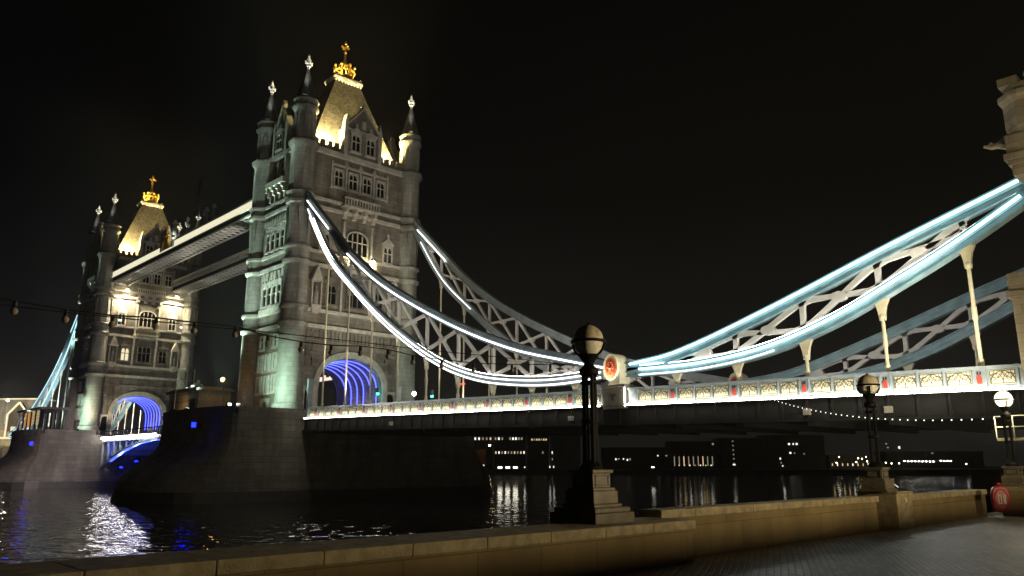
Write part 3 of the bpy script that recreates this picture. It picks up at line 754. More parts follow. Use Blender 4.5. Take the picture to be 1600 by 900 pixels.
# ------------------------------------------------------------------ high level walkways
def make_walkway(sy, label):
    X0, X1 = -76.45, -5.85; cx = (X0+X1)/2; y0, y1 = -1.72, 1.72
    root = thing('high_walkway', label, 'walkway', (cx, sy*6.38, 42.1), 'high level walkways between the towers')
    a, b = X0-cx, X1-cx
    MB().box(a, b, y0, y1, .0+.22, .34).build('soffit', 'girder', root)
    s = MB(); N = 44; st = (b-a)/N
    for k in range(N):
        x = a+k*st; s.bar((x, y0+.3, .14), (x+st, y1-.3, .14), .18, .12); s.bar((x, y1-.3, .13), (x+st, y0+.3, .13), .18, .12); s.bar((x, y0+.2, .1), (x, y1-.2, .1), .14, .16)
    s.build('soffit_lattice', 'white', root)
    for q in (-1, 1):
        e = MB(); e.box(a, b, *sorted((q*1.5, q*1.75)), -.04, .26); e.build('bottom_flange', 'white', root)
        e = MB(); e.box(a, b, *sorted((q*1.6, q*1.68)), .26, 1.05); e.build('side_girder', 'girder', root)
        l = MB(); l.box(a, b, *sorted((q*1.6, q*1.85)), 1.05, 1.25); l.box(a, b, *sorted((q*1.6, q*1.95)), 2.25, 2.45)
        l.box(a, b, *sorted((q*1.58, q*1.64)), 1.25, 2.25)
        K = 64
        for k in range(K):
            x = a+(b-a)*k/K; dx = (b-a)/K
            l.bar((x, q*1.7, 1.25), (x+dx, q*1.7, 2.25), .1, .1); l.bar((x+dx, q*1.7, 1.25), (x, q*1.7, 2.25), .1, .1)
            l.box(x-.06, x+.06, *sorted((q*1.66, q*1.82)), 1.25, 2.25)
        l.build('lattice_side', 'white', root)
        mb = MB(); mb.box(a+.1, b-.1, *sorted((q*1.97, q*2.1)), 1.02, 1.14)
        mb.box(a+.1, b-.1, *sorted((q*1.86, q*1.9)), 1.3, 2.2)  # tall glowing face stands in for the lit lattice behind it
        if q*sy > 0 and sy < 0 or (sy > 0 and q > 0): mb.build('light_strip', 'walk_glow', root)
        c = MB(); c.box(a, b, *sorted((q*1.7, q*1.86)), 2.45, 2.5)
        for k in range(80):
            x = a+(b-a)*(k+.5)/80; c.box(x-.28, x+.28, *sorted((q*1.7, q*1.86)), 2.49, 2.66)
        c.build('cresting', 'portland', root)
    MB().box(a, b, -1.55, 1.55, 2.3, 2.5).build('roof', 'spire', root)
    return root
walk1 = make_walkway(-1, 'high walkway with bright white side joining the two towers, nearer of the pair')
walk2 = make_walkway(1, 'dim high walkway behind the bright one between the towers')
def ornament(x, label, y=-6.4):
    t = thing('roof_ornament', label, 'ornament', (x, y, 44.6), 'gilt ornaments on the walkway roof')
    MB().tube([(0,0,0),(0,0,2.8)], .12, 6).build('stem', 'dark', t)
    f = MB(); f.ball((0,0,4.1), .3, 8, 1.6); f.ball((0,0,3.0), .4, 8, .7)
    for q in (-1, 1): f.tube([(0,0,2.8),(q*.4,-q*.3,2.9),(q*.75,-q*.5,3.3)], [.25,.28,.2], 6)
    f.build('fleuron', M['bright_stone'], t)
M['bright_stone'] = mat('white_stone', (.8, .78, .7), .6)
ornament(-41.7, 'white fleuron above the walkway roof, the left one of two'); ornament(-33.5, 'white fleuron above the walkway roof, the right one of two')
arms = thing('coat_of_arms', 'pale carved coat of arms panel standing on the walkway beside the far roof', 'ornament', (-45.4, -8.35, 43.3))
f = MB(); f.prism([(-2.0,0),(2.0,0),(2.0,1.6),(1.3,2.6),(.5,3.2),(0,4.6),(-.5,3.2),(-1.3,2.6),(-2.0,1.6)], lambda u, v, w: (u, w, v), -.15, .15); f.build('backing_plate', 'bright_stone', arms)
f = MB()
f.prism([(-.6,.9),(0,.5),(.6,.9),(.6,2.0),(-.6,2.0)], lambda u, v, w: (u, w, v), -.3, -.15)
for q in (-1, 1):
    f.tube([(q*1.7,-.25,.3),(q*1.3,-.3,1.0),(q*1.0,-.3,1.6),(q*1.1,-.3,2.2)], [.2,.26,.2,.15], 6); f.ball((q*1.0,-.3,2.45), .25)
f.ball((0,-.25,2.5), .35); f.tube([(0,-.25,2.8),(0,-.2,4.9)], [.18,.08], 6); f.build('carving', 'gold', arms)
for x in (-47.9, -42.6):
    c = thing('roof_post', 'grey square post just '+('left' if x < -45 else 'right')+' of the carved arms on the walkway', 'post', (x, -8.3, 43.2), 'posts on the walkway roof')
    MB().box(-.32,.32,-.32,.32,0,4.4).build('shaft', 'parblue', c); MB().box(-.42,.42,-.42,.42,4.4,4.65).ball((0,0,4.9), .3).build('cap', 'white', c)
for x in (-29.6, -26.8):
    c = thing('roof_post', ('left' if x < -28 else 'right')+' one of two slim capped posts above the walkway roof', 'post', (x, -7.9, 44.55), 'posts on the walkway roof')
    MB().box(-.22,.22,-.22,.22,0,2.5).build('shaft', 'parblue', c); MB().box(-.34,.34,-.34,.34,2.5,2.7).ball((0,0,2.9), .26).build('cap', 'bright_stone', c)
fp = thing('flagpole', 'tall flagpole with a limp flag on the walkway between the towers', 'flagpole', (-37.0, -6.4, 44.6))
MB().tube([(0,0,0),(0,0,11.3)], [.12,.07], 8).build('pole', 'parblue', fp)
fl = MB(); vs = []; NU = 5; NV = 8
for j in range(NV+1):
    for i in range(NU+1):
        vs.append((-.05-i*.16-.5*(j/NV)*(i/NU), .12*math.sin(i*2.1+j*.4), 11.0-j*.45-i*.12))
fl.add(vs, [(j*(NU+1)+i, j*(NU+1)+i+1, (j+1)*(NU+1)+i+1, (j+1)*(NU+1)+i) for j in range(NV) for i in range(NU)], True)
M['flag'] = mat('flag_cloth', (.18, .18, .22), .8); fo = fl.build('flag', 'flag', fp); fo.modifiers.new('thick', 'SOLIDIFY').thickness = .02

# ------------------------------------------------------------------ bascule span between the piers
bas = thing('bascule_span', 'low opening span between the piers with blue lit ribs under a white light line', 'bascule bridge', (-41.15, 0, 9.4))
XA, XB = -71.5, -10.8
def prof_low(x):
    t = min(1, abs(x+41.15)/30.4); return 8.6-5.2*t**2
def prof_top(x): return 9.75
for sy in (-1, 1):
    y = sy*7.6; g = MB(); N = 36; vs = []; fs = []
    xs = [XA+(XB-XA)*k/N for k in range(N+1)]
    def band(z0, z1, ya, yb, mb):
        o = len(mb.v); vs = []
        for x in xs: vs += [(x+41.15, yy, zz-9.4) for yy, zz in ((ya, z0(x)), (yb, z0(x)), (yb, z1(x)), (ya, z1(x)))]
        mb.add(vs, [(i*4+k, i*4+(k+1) % 4, (i+1)*4+(k+1) % 4, (i+1)*4+k) for i in range(N) for k in range(4)]+[(0,1,2,3), tuple(N*4+k for k in range(4))])
    band(prof_low, lambda x: prof_low(x)+.5, y-.35, y+.35, g); band(lambda x: 8.85, lambda x: 9.45, y-.3, y+.3, g)
    for k in range(0, N+1, 2):
        x = xs[k]; 
        if prof_low(x)+.4 < 8.8: g.box(x+41.15-.22, x+41.15+.22, y-.2, y+.2, prof_low(x)+.4-9.4, 8.9-9.4)
    g.build('arched_girder', M['basc'] if 'basc' in M else 'parblue', bas)
    f = MB(); f.box(XA+41.15, XB+41.15, *sorted((y+sy*.35, y+sy*.5)), .15, .3); f.box(XA+41.15, XB+41.15, *sorted((y+sy*.35, y+sy*.5)), 1.35, 1.5)
    for k in range(60):
        x = XA+(XB-XA)*(k+.5)/60; f.box(x+41.15-.08, x+41.15+.08, *sorted((y+sy*.36, y+sy*.48)), .3, 1.35)
    f.build('railing', 'girder', bas)
    s = MB(); s.box(XA+.2+41.15, -41, *sorted((y+sy*.52, y+sy*.66)), -.05, .2) if sy < 0 else None
    if sy < 0:
        s = MB(); s.box(XA+.2+41.15, -1.2, *sorted((y+sy*.52, y+sy*.66)), .0, .26); s.build('light_strip', M['led_basc'], bas)
MB().box(XA+41.15, XB+41.15, -7.3, 7.3, -.2, .1).build('roadway', 'asphalt', bas)
c = MB()
for k in range(0, 19):
    x = XA+(XB-XA)*k/18; c.box(x+41.15-.2, x+41.15+.2, -7.2, 7.2, max(prof_low(x)+.3-9.4, -3.2), -.25)
c.build('cross_frame', 'parblue', bas)

# ------------------------------------------------------------------ abutment tower at the right edge
ab = thing('abutment_tower', 'warm lit stone abutment tower cut off by the right edge of the picture', 'tower', (96.9, 0, 0))
MB().box(-6.6, 9, -10.6, 10.6, 0, 19.4).build('wall', 'abut', ab)
for sx, sy in ((-1,-1),(-1,1)):
    x, y = (-6.0, sy*10.5)
    t = MB()
    t.box(x-1.95, x+1.3, y-1.3, y+1.3, 0, 12.9); t.box(x-2.15, x+1.5, y-1.5, y+1.5, 12.9, 13.25); t.box(x-2.03, x+1.38, y-1.38, y+1.38, 13.25, 14.25)
    t.box(x-.1, x+1.6, y-1.2, y+1.2, 14.5, 19.6)
    t.box(x-1.05, x+1.3, y-1.3, y+1.3, 19.6, 20.2); t.box(x-1.2, x+1.3, y-1.35, y+1.3, 20.2, 20.5); t.box(x-1.35, x+1.3, y-1.45, y+1.3, 20.5, 20.9); t.box(x-1.2, x+1.3, y-1.3, y+1.3, 20.9, 22.0)
    t.lathe([(1.15,22.0),(1.35,22.5),(1.35,23.9),(1.55,24.2),(1.55,24.5),(1.2,24.6),(1.2,25.0)], (x, y, 0), 8, math.pi/8, False)
    t.box(x-1.2, x-.2, y-1.2, y-.2, 24.9, 25.4); t.box(x+.3, x+1.2, y-1.2, y-.3, 24.9, 25.4); t.box(x-1.2, x-.3, y+.3, y+1.2, 24.9, 25.4)
    to = t.build('corner_turret', 'abut', ab, bevel=.04)
    gg = MB(); gg.tube([(x-1.2,y-.6,21.6),(x-1.7,y-.7,21.75),(x-2.0,y-.75,21.7),(x-2.35,y-.8,21.85)], [.24,.2,.15,.08], 8); gg.ball((x-2.0,y-.75,21.87), .14); gg.tube([(x-1.5,y-.6,21.9),(x-1.2,y-.3,22.4)], [.2,.05], 6)
    go_ = gg.build('gargoyle', 'abut', to)
cr_ = MB(); cr_.box(-6.5, 9, -10.9, -10.55, 20.2, 21.0); cr_.box(-6.5, 9, -10.7, -10.5, 22, 23.2); cr_.build('cornice', 'abut', ab)
MB().box(-6.5, 9, -10.5, 10.5, 19.4, 23.0).build('upper_storey', 'abut', ab)
fi = finial_mb(); fi.build('finial', 'white', ab, (-5.4, -9.4, 24.6))

# ------------------------------------------------------------------ control cabins, gate posts, signals on the near pier
cab = thing('control_cabin', 'low ochre stone control cabin with dark doorways on the near pier', 'cabin', (-6.6, -15.2, 10.26))
MB().box(-6.4, 3.4, -2.2, 2.2, 0, 3.6).build('wall', 'abut', cab)
MB().box(-6.8, 3.8, -2.6, 2.6, 3.6, 3.95).box(-6.5,3.5,-2.3,2.3,3.95,4.15).build('roof', 'spire', cab)
for u in (-5.2, .9): MB().box(u, u+1.5, -2.28, -2.15, .2, 2.6).build('door', 'dark', cab)
for z in (1.2, 2.3, 3.3): MB().box(-6.45, 3.45, -2.27, -2.2, z, z+.1).build('stone_band', 'granite', cab)
def street_light(p, h, label, rgb, power, es, arm=True, gr=None, em=None):
    t = thing('street_light', label, 'street light', p, gr)
    MB().lathe([(.16,0),(.12,.6),(.07,h)], (0,0,0), 8).build('pole', 'parblue', t)
    if arm: MB().tube([(0,0,h-.05),(-.1,0,h+.35),(-.5,0,h+.5)], .05, 6).build('arm', 'parblue', t)
    m = em or emit('street_lamp_glow', rgb, es)
    hx = -.6 if arm else 0
    MB().ball((hx,0,h+.45), .3 if arm else .32).build('lamp_head', m, t)
    if power: lamp('POINT', 'lamp_light', Vector(p)+Vector((hx,0,h+1.0)), power, rgb, size=.3, parent=t)
    return t
street_light(Vector((-1.0, -15.0, 10.26)), 4.6, 'glowing orange street light beside the ochre cabin on the near pier', (1., .50, .15), 90, 9)
street_light(Vector((-8.9, -18.2, 10.26)), 4.2, 'unlit grey swan neck street light in front of the ochre cabin', (.7,.7,.7), 0, .0, em=M['parblue'])
flag2 = thing('flagpole', 'white flagpole with a dark blue flag above the control cabin roof', 'flagpole', px(291, 604, 1, -14.4))
MB().tube([(0,0,0),(0,0,5.2)], [.09,.05], 8).build('pole', 'white', flag2)
f = MB(); f.add([(-.05,0,4.0),(-.05,0,3.1),(-.5,.15,2.6),(-.8,.2,2.4),(-.75,.2,3.1),(-.4,.12,3.5)], [(0,1,2,5),(2,3,4,5)]); M['blueflag'] = mat('blue_cloth', (.05,.06,.25), .8)
f.build('flag', 'blueflag', flag2).modifiers.new('thick', 'SOLIDIFY').thickness = .02
rd = thing('radar_mast', 'white aerials and lamps crowded on the cabin roof at the foot of the flagpole', 'aerial', (-11.2, -14.6, 14.4))
f = MB(); f.tube([(-.8,0,0),(-.8,0,3.2)], .06, 6); f.box(-1.6,.9,-.3,.3,.25,.4); f.tube([(.9,0,.3),(1.6,0,.9),(2.3,0,.7),(2.7,0,.2)], .08, 6); f.ball((-2.0,0,.4), .35); f.ball((-.1,0,.8), .4); f.box(-.7,.5,-.4,.4,.4,.9); f.ball((.7,0,1.3), .3); f.build('aerial_frame', 'bright_stone', rd)
M['beacon'] = emit('beacon_glow', (.9, 1., .95), 2.5)
MB().ball((-2.0,-.4,.4), .28).build('lamp_lens', 'beacon', rd); MB().box(-.6,.4,-.46,-.4,.45,.85).build('lit_panel', 'beacon', rd)
for (x, y, lab) in ((9.6,-8.4,'left'),(9.6,5.4,'right')):
    g_ = thing('gate_post', 'blue grey road gate post '+('left of the blue arch by the near turret' if y < 0 else 'right of the blue arch of the near tower'), 'gate post', (x, y, 10.2), 'road gate posts')
    MB().box(-.25,.25,-.3,.3,0,4.6).box(-.33,.33,-.38,.38,4.6,4.8).build('post', 'parblue', g_)
    f = MB()
    for z in (1.0,1.3): f.box(-.06,.06,.3,2.6,z,z+.1)
    f.build('gate_rail', 'cream', g_)
def traffic_light(p, label, grp='green traffic signals'):
    t = thing('traffic_light', label, 'traffic light', p, grp)
    MB().tube([(0,0,0),(0,0,2.2)], .06, 6).build('pole', 'dark', t)
    MB().box(-.22,.22,-.2,.2,2.2,3.3).build('signal_housing', 'dark', t)
    MB().lathe([(.01,-.02),(.2,0),(.2,.05)], (0,0,0), 10).build('lens', M['green'], t)
    o = [k for k in kids(t) if k.name.startswith('lens')][0]; o.location = (.22, -.12, 2.42); o.rotation_euler = (R(60), 0, R(50))
    lamp('POINT', 'signal_light', Vector(p)+Vector((.7,-.6,2.45)), 12, (.0,1.,.6), size=.12, parent=t)
M['green'] = emit('green_signal', (.05, 1., .55), 9)
traffic_light(px(590, 615, 1, 5.0)-Vector((.2,-.1,2.45)), 'green traffic signal standing right of the blue arch')
traffic_light(px(675, 619, 1, 7.0)-Vector((.2,-.1,2.45)), 'green traffic signal half hidden by the parapet, right of the near tower')
M['redglow'] = emit('red_signal', (1., .05, .03), 4)
rt = thing('warning_light', 'small red warning light on a pole behind the bridge parapet', 'signal light', px(722, 600, 1, 6.0)-Vector((0,0,2.4)))
MB().tube([(0,0,0),(0,0,2.3)], .05, 6).build('pole', 'dark', rt); MB().box(-.5,.5,-.08,.08,2.32,2.45).build('lamp_bar', 'redglow', rt)
street_light(px(647, 618, 1, 7.0)-Vector((0,0,4.2)), 4.0, 'round white globe street light on the deck just right of the near tower', (1., .95, .8), 60, 10, arm=False)
sg_ = thing('lit_sign', 'row of small lit white and red shop signs seen through the road arch', 'sign', px(515, 594, 1, 9.0))
f = MB()
M['sign'] = emit('sign_glow', (1., .8, .7), 1.2); MB().box(-4.2,4.2,.1,.2,-.3,1.2).build('backing_board','dark',sg_)
for k in range(8): MB().box(-4.0+k*1.0, -3.4+k*1.0+.2*(k % 2), -.1, .1, 0, .5+.2*(k % 3)).build('lit_panel', 'sign', sg_)
# cabin on the far pier
c2 = thing('pier_kiosk', 'flat roofed glazed kiosk with an amber lit panel on the far pier', 'kiosk', (-82.3, -16.2, 11.5))
MB().box(-10.5, 7.8, -2.6, 2.6, 3.6, 3.95).build('roof', 'dark', c2)
for x in (-9.6,-6.2,-3.2,-.2,3.2,6.6):
    for y in (-2.2, 2.2): MB().box(x-.12, x+.12, y-.12, y+.12, -1.2, 3.6).build('post', 'girder', c2)
M['amber'] = emit('amber_panel', (1., .42, .08), .55); M['pale'] = emit('pale_lit_panel', (1., .78, .38), .42)
MB().box(-6.0,-.8,-2.0,-1.8,.4,3.3).build('amber_panel', 'amber', c2)
f = MB().box(.0,6.0,-2.0,-1.8,.9,3.4); f.build('lit_panel', 'pale', c2)
f = MB(); [f.box(.0,6.0,-2.06,-2.0,z,z+.06) for z in (1.5,2.1,2.7)]; f.build('panel_rail', 'cream', c2)
f = MB(); [f.box(6.8+k*.55,6.9+k*.55,-2.1,-2.0,0,3.4) for k in range(4)]; [f.box(6.8,8.5,-2.1,-2.0,z,z+.1) for z in (.6,1.6,2.6)]; f.build('glazed_screen', 'girder', c2)
f = MB()
for k in range(14): f.tube([(-8.5+random.uniform(-1.5,1.5),-2.2+random.uniform(-.4,.4),.3),(-8.5+random.uniform(-1.5,1.5),-2.2,3.9)], .07, 5)
f.build('scaffold_pole', 'white', c2)

# ------------------------------------------------------------------ riverside lamps
M['plinth'] = noisy(mat('weathered_plinth', (.12,.10,.07), .55), (.12,.10,.07), .3, 5)
M['globe_glass'] = mat('globe_glass', (.92, .86, .72), .12); 
_b = M['globe_glass'].node_tree.nodes['Principled BSDF']; _b.inputs['Transmission Weight'].default_value = .2; _b.inputs['IOR'].default_value = 1.1; _b.inputs['Roughness'].default_value = .3
M['globe_cap'] = noisy(mat('bronze_cap', (.52, .46, .33), .5), (.52, .46, .33), .3, 8)
M['globe_lit'] = emit('lit_globe', (1., .86, .56), 2.4); M['globe_bright'] = emit('bright_globe', (1., .80, .46), 3500)
M['chimney'] = mat('lamp_chimney', (.85, .75, .55), .4)
def make_post(p, label, lit=False, short=False, k=1.):
    """globe lamp: p = foot of the stepped plinth"""
    t = thing('riverside_lamp', label, 'street lamp', Vector(p)-Vector((0,0,.285 if short else 0)), 'globe lamps along the river wall')
    p = Vector(t.location)
    q = MB()
    if not short: q.box(-.53,.53,-.53,.53,0,.22); q.box(-.48,.48,-.48,.48,.22,.3)
    q.box(-.41,.41,-.41,.41,.28,.305).box(-.38,.38,-.38,.38,.3,.36); q.box(-.33,.33,-.33,.33,.36,.58); q.box(-.3,.3,-.3,.3,.58,.63); q.box(-.24,.24,-.24,.24,.63,.88); q.box(-.28,.28,-.28,.28,.88,.94)
    q.build('plinth', 'plinth', t, bevel=.012)
    pn = MB()
    for k in (0, 1):
        for s in (-1, 1):
            if k == 0: pn.box(*sorted((s*.24, s*.252)), -.19, -.16, .66, .85).box(*sorted((s*.24, s*.252)), .16, .19, .66, .85).box(*sorted((s*.24, s*.252)), -.19, .19, .66, .69).box(*sorted((s*.24, s*.252)), -.19, .19, .82, .85)
            else: pn.box(-.19, -.16, *sorted((s*.24, s*.252)), .66, .85).box(.16, .19, *sorted((s*.24, s*.252)), .66, .85).box(-.19, .19, *sorted((s*.24, s*.252)), .66, .69).box(-.19, .19, *sorted((s*.24, s*.252)), .82, .85)
    pn.build('plinth_panel', 'dark', t)
    s = MB(); s.lathe([(.2,.94),(.22,1.0),(.16,1.06),(.1,1.1)], n=12)
    for a in range(4):
        x, y = .118*math.cos(a*math.pi/2+math.pi/4+.35), .105*math.sin(a*math.pi/2+math.pi/4+.35); s.tube([(x,y,1.0),(x,y,1.75),(x,y,2.75)], [.046,.042,.034], 8)
    for z in (1.75, 2.45): s.lathe([(.13,z),(.165,z+.02),(.165,z+.05),(.13,z+.07)], n=12)
    s.build('column', 'iron', t)
    n = MB(); n.lathe([(.13,2.6),(.18,2.64),(.18,2.72),(.1,2.8),(.09,2.84),(.15,2.92),(.2,3.0)], n=12)
    gz = 3.3-.06; r = .285
    n.lathe([(r+.005,gz-.02),(r+.035,gz-.02),(r+.035,gz+.03),(r+.005,gz+.03),(r+.005,gz-.02)], n=28)
    for a in range(4):
        an = a*math.pi/2+.5; pts = []
        for k in range(7):
            th = R(8+k*11.5); pts.append(((r+.015)*math.cos(th)*math.cos(an), (r+.015)*math.cos(th)*math.sin(an), gz-(r+.015)*math.sin(th)))
        n.tube(pts, .022, 6)
    n.lathe([(.03,gz+r),(.035,gz+r+.03),(.015,gz+r+.08)], n=8)
    n.build('globe_frame', 'iron', t)
    cap = MB(); cap.lathe([(r*math.cos(R(k*11)), gz+.03+r*math.sin(R(k*11))) for k in range(9)], n=24)
    gl = MB(); gl.lathe([(r*.98*math.cos(R(-78+k*13)), gz+r*.98*math.sin(R(-78+k*13))) for k in range(7)], n=24)
    if lit:
        cap.build('globe_cap', M[lit], t); gl.build('globe', M[lit], t)
    else:
        cap.build('globe_cap', 'globe_cap', t); gl.build('globe', 'globe_glass', t)
        MB().lathe([(.03,gz-.22),(.05,gz-.16),(.09,gz-.08),(.1,gz-.02)], n=12).build('burner', 'chimney', t)
    return t
L1 = Vector((90.62, -48.67, 6.39)); L2 = Vector((90.77, -36.5, 6.28)); L3 = Vector((91.9, -27.6, 6.12))
post1 = make_post((L1.x, L1.y, L1.z-3.24), 'large dark unlit globe lamp standing on the river wall at the centre')
post2 = make_post((L2.x, L2.y, 3.45), 'mid distance globe lamp on a pale stone pedestal, its globe unlit', short=True)
post3 = make_post((L3.x, L3.y, 3.47), 'glowing globe lamp at the right edge of the promenade', 'globe_lit', short=True)
L3.z = post3.location.z+3.24

# ------------------------------------------------------------------ river walls
M['wall'] = masonry('promenade_wall', (.27, .20, .10), 1.25, 3.0, .009, .08, stain=.35, bump=.5, dist=.015, dark=.6)
M['coping'] = noisy(mat('coping_stone', (.34, .28, .17), .75), (.34, .28, .17), .3, 5, .6, 30, .02)
def make_wall(label, x0, x1, y0, y1, z1, cw=.06, slab_len=1.2, gr='stretches of river wall'):
    t = thing('river_wall', label, 'wall', ((x0+x1)/2, (y0+y1)/2, GZ), gr)
    hx, hy = (x1-x0)/2, (y1-y0)/2; h = z1-GZ
    MB().box(-hx+.04, hx-.04, -hy, hy-.02, -.9, h-.16).build('wall_body', 'wall', t, bevel=.01)
    c = MB(); n = max(1, round(2*hy/slab_len)); st = 2*hy/n
    for k in range(n): c.box(-hx-cw, hx+.03, -hy+k*st+.004, -hy+(k+1)*st-.004, h-.16, h)
    c.build('coping', 'coping', t, bevel=.012)
    return t
make_wall('low brown river wall with stone coping across the foreground, ending in a square corner', 90.55, 91.6, -75, -46.97, 3.2, slab_len=1.25)
make_wall('middle stretch of brown river wall between the foreground corner and the pale pedestal', 90.35, 90.8, -46.9, -36.68, 3.33)
make_wall('far stretch of brown river wall beyond the pale pedestal, with the red lifebuoy box', 90.6, 91.08, -35.5, -28.0, 3.33)
make_wall('last bit of river wall under the glowing globe lamp', 91.45, 92.6, -27.96, -14.2, 3.45)
pd = thing('lamp_pedestal', 'pale square stone pedestal carrying the mid distance globe lamp', 'pedestal', (L2.x, -36.15, GZ))
MB().box(-.55, .53, -.5, .62, -.6, .93).build('pedestal_block', 'coping', pd, bevel=.02)
MB().box(-.58, .56, -.53, .65, .93, .985).build('cap_slab', 'coping', pd, bevel=.01)
_m = MB().lathe([(.07,0),(.07,.02)], (0,0,0), 12).build('medallion', 'portland', pd)
_m.location = (.53, .1, .75); _m.rotation_euler = (0, R(90), 0)
lb = thing('lifebuoy_box', 'red lifebuoy housing with white lettering hung on the far river wall', 'lifebuoy box', px(1563, 780, depth=25.9), None, R(-58))
f = MB(); nseg = 20
f.prism([(.27*math.copysign(abs(math.cos(2*math.pi*k/nseg))**.6, math.cos(2*math.pi*k/nseg)), .42*math.copysign(abs(math.sin(2*math.pi*k/nseg))**.7, math.sin(2*math.pi*k/nseg))) for k in range(nseg)], lambda u, v, w: (w, u, v), -.12, .12)
M['lifered'] = mat('glossy_red_plastic', (.34, .012, .018), .3); f.build('housing', 'lifered', lb, bevel=.04)
f = MB(); f.tube([(.12,.2*math.cos(R(a)),.33*math.sin(R(a))) for a in range(0,360,18)], .02, 6, True); f.ball((.0,0,.45), .08); f.build('rim', 'lifered', lb)
f = MB()
for u in (-.1, -.02, .06): f.box(.124, .134, u, u+.025, -.14, .14)
f.box(.124,.134,-.1,-.02,-.14,-.11); f.box(.124,.134,-.1,-.02,.11,.14); f.box(.124,.134,.1,.125,-.14,.14)
f.build('lettering', 'white', lb)

# ------------------------------------------------------------------ festoon strings
M['wire'] = mat('black_cable', (.01,.01,.01), .6); M['bulb'] = mat('clear_bulb', (.28,.25,.2), .15)
M['bulb_lit'] = emit('lit_bulb', (1., .92, .75), 3)
fs = thing('festoon_lights', 'string of unlit bulbs on a dark cable reaching from the left to the central lamp', 'string lights', px(-60, 476, depth=7.3))
base = fs.location.copy()
SX = [(-60,472),(22,486),(102,499),(175,507),(243,510),(303,517),(367,523),(418,537),(470,546),(517,551),(563,552),(606,557),(645,566),(690,572),(740,577),(800,579),(860,578),(904,577)]
low = []
for i, (x, y) in enumerate(SX):
    p = px(x, y, 0, 91.0+(L1.x-91.0)*i/17); low.append(p-base)
wire_pts = [p+Vector((0,0,.10)) for p in low]
MB().tube(wire_pts, .008, 5).build('wire', 'wire', fs)
up = [px(x, y, 0, 91.0)-base for x, y in ((-60,468),(0,476),(120,490),(300,508),(420,519),(560,534),(650,545),(800,560),(905,572))]
MB().tube(up, .006, 5).build('support_wire', 'wire', fs)
bm_ = None
for p in low[1:-1]:
    if bm_ is None:
        bm_ = MB().lathe([(.02,.1),(.022,.06),(.022,.035)], n=8).build('bulb_holder', 'wire', fs, p)
        bb = MB().ball((0,0,0.0), .036, 10, 1.1).build('bulb', 'bulb', bm_)
    else:
        a = bm_.copy(); col.objects.link(a); a.location = p; b = bb.copy(); col.objects.link(b); b.parent = a
f2 = thing('festoon_lights', 'string of small lit white bulbs under the deck, ending at the glowing lamp', 'string lights', (L3.x, L3.y, L3.z-.55))
A = Vector((0,0,0)); Bp = px(1205, 622, 1, -10.0)-Vector(f2.location); N = 36; pts = []
for k in range(N+1):
    t_ = k/N; p = A.lerp(Bp, t_); p.z -= 1.0*4*t_*(1-t_)*.55; pts.append(p)
MB().tube(pts, .012, 4).build('wire', 'wire', f2)
lb0 = None
for k, p in enumerate(pts[1:-1]):
    q = p-Vector((0,0,.08))
    if lb0 is None: lb0 = MB().ball((0,0,0), .026, 8).build('bulb', 'bulb_lit', f2, q)
    else:
        a = lb0.copy(); col.objects.link(a); a.location = q

# ------------------------------------------------------------------ far bank: buildings, lamps, boat
M['fb_dark'] = masonry('dark_brick', (.07,.06,.055), 1.2, .4, .03); M['fb_pale'] = masonry('pale_render', (.2,.19,.17), 2, .8, .02)
M['fb_brick'] = masonry('red_brick', (.2,.09,.06), 1.2, .4, .03)
M['win_white'] = emit('office_window', (1., .93, .8), 1.5); M['win_warm'] = emit('warm_window', (1., .7, .35), .9); M['win_dim'] = emit('dim_window', (1., .85, .6), .3); M['win_bright'] = emit('bright_frontage', (1., .93, .75), 3)
def far_building(x0, x1, ytop, dep, label, m='fb_dark', wins=(), roofkind='flat', gr='buildings on the far bank'):
    """a block on the far quay; wins = (x0,x1,y0,y1,material) in picture units, turned into window parts on its front"""
    a, b = px(x0, 742, depth=dep), px(x1, 742, depth=dep); a.z = b.z = 2.2
    d = (b-a); W = d.length; d.normalize(); nrm = Vector((d.y, -d.x, 0))
    if nrm.dot(C-a) < 0: nrm = -nrm
    H = px((x0+x1)/2, ytop, depth=dep).z-2.2
    t = thing('riverside_building', label, 'building', a, gr, math.atan2(d.y, d.x))
    sgn = 1 if Vector((-d.y, d.x, 0)).dot(nrm) < 0 else -1   # local +y is away from the river when sgn=1
    D = 18
    MB().box(0, W, *sorted((0, sgn*D)), 0, H).build('wall', m, t)
    r = MB()
    if roofkind == 'flat': r.box(-.3, W+.3, *sorted((-sgn*.3, sgn*(D+.3))), H, H+.5)
    else: r.prism([(0,H),(sgn*D/2,H+4.5),(sgn*D,H)], lambda u, v, w: (w, u, v), -.3, W+.3)
    r.build('roof', 'spire', t)
    for (wx0, wx1, wy0, wy1, wm) in wins:
        s = W/(x1-x0); u0, u1 = (wx0-x0)*s, (wx1-x0)*s
        z0, z1 = px((x0+x1)/2, wy1, depth=dep).z-2.2, px((x0+x1)/2, wy0, depth=dep).z-2.2
        f = MB().box(u0-.15, u1+.15, *sorted((0, -sgn*.12)), z0-.15, z1+.15).build('window', 'dark', t)
        MB().box(u0, u1, *sorted((-sgn*.12, -sgn*.18)), z0, z1).build('pane', wm, f)
    return t
def row(x0, x1, n, y0, y1, w, ms): 
    return [(x0+(x1-x0)*(k+.15)/n, x0+(x1-x0)*(k+.15)/n+w, y0, y1, ms[k % len(ms)]) for k in range(n)]
wW, wM, wD, wB = M['win_white'], M['win_warm'], M['win_dim'], M['win_bright']
far_building(722, 770, 660, 430, 'dark riverside block with a lit top row of office windows and a brick pavilion front', 'fb_dark', row(722,770,8,683,687,2.4,[wW,wW,wD,wW,wW,wD,wD,wM])+row(724,734,2,706,709,2.,[wW,wM]))
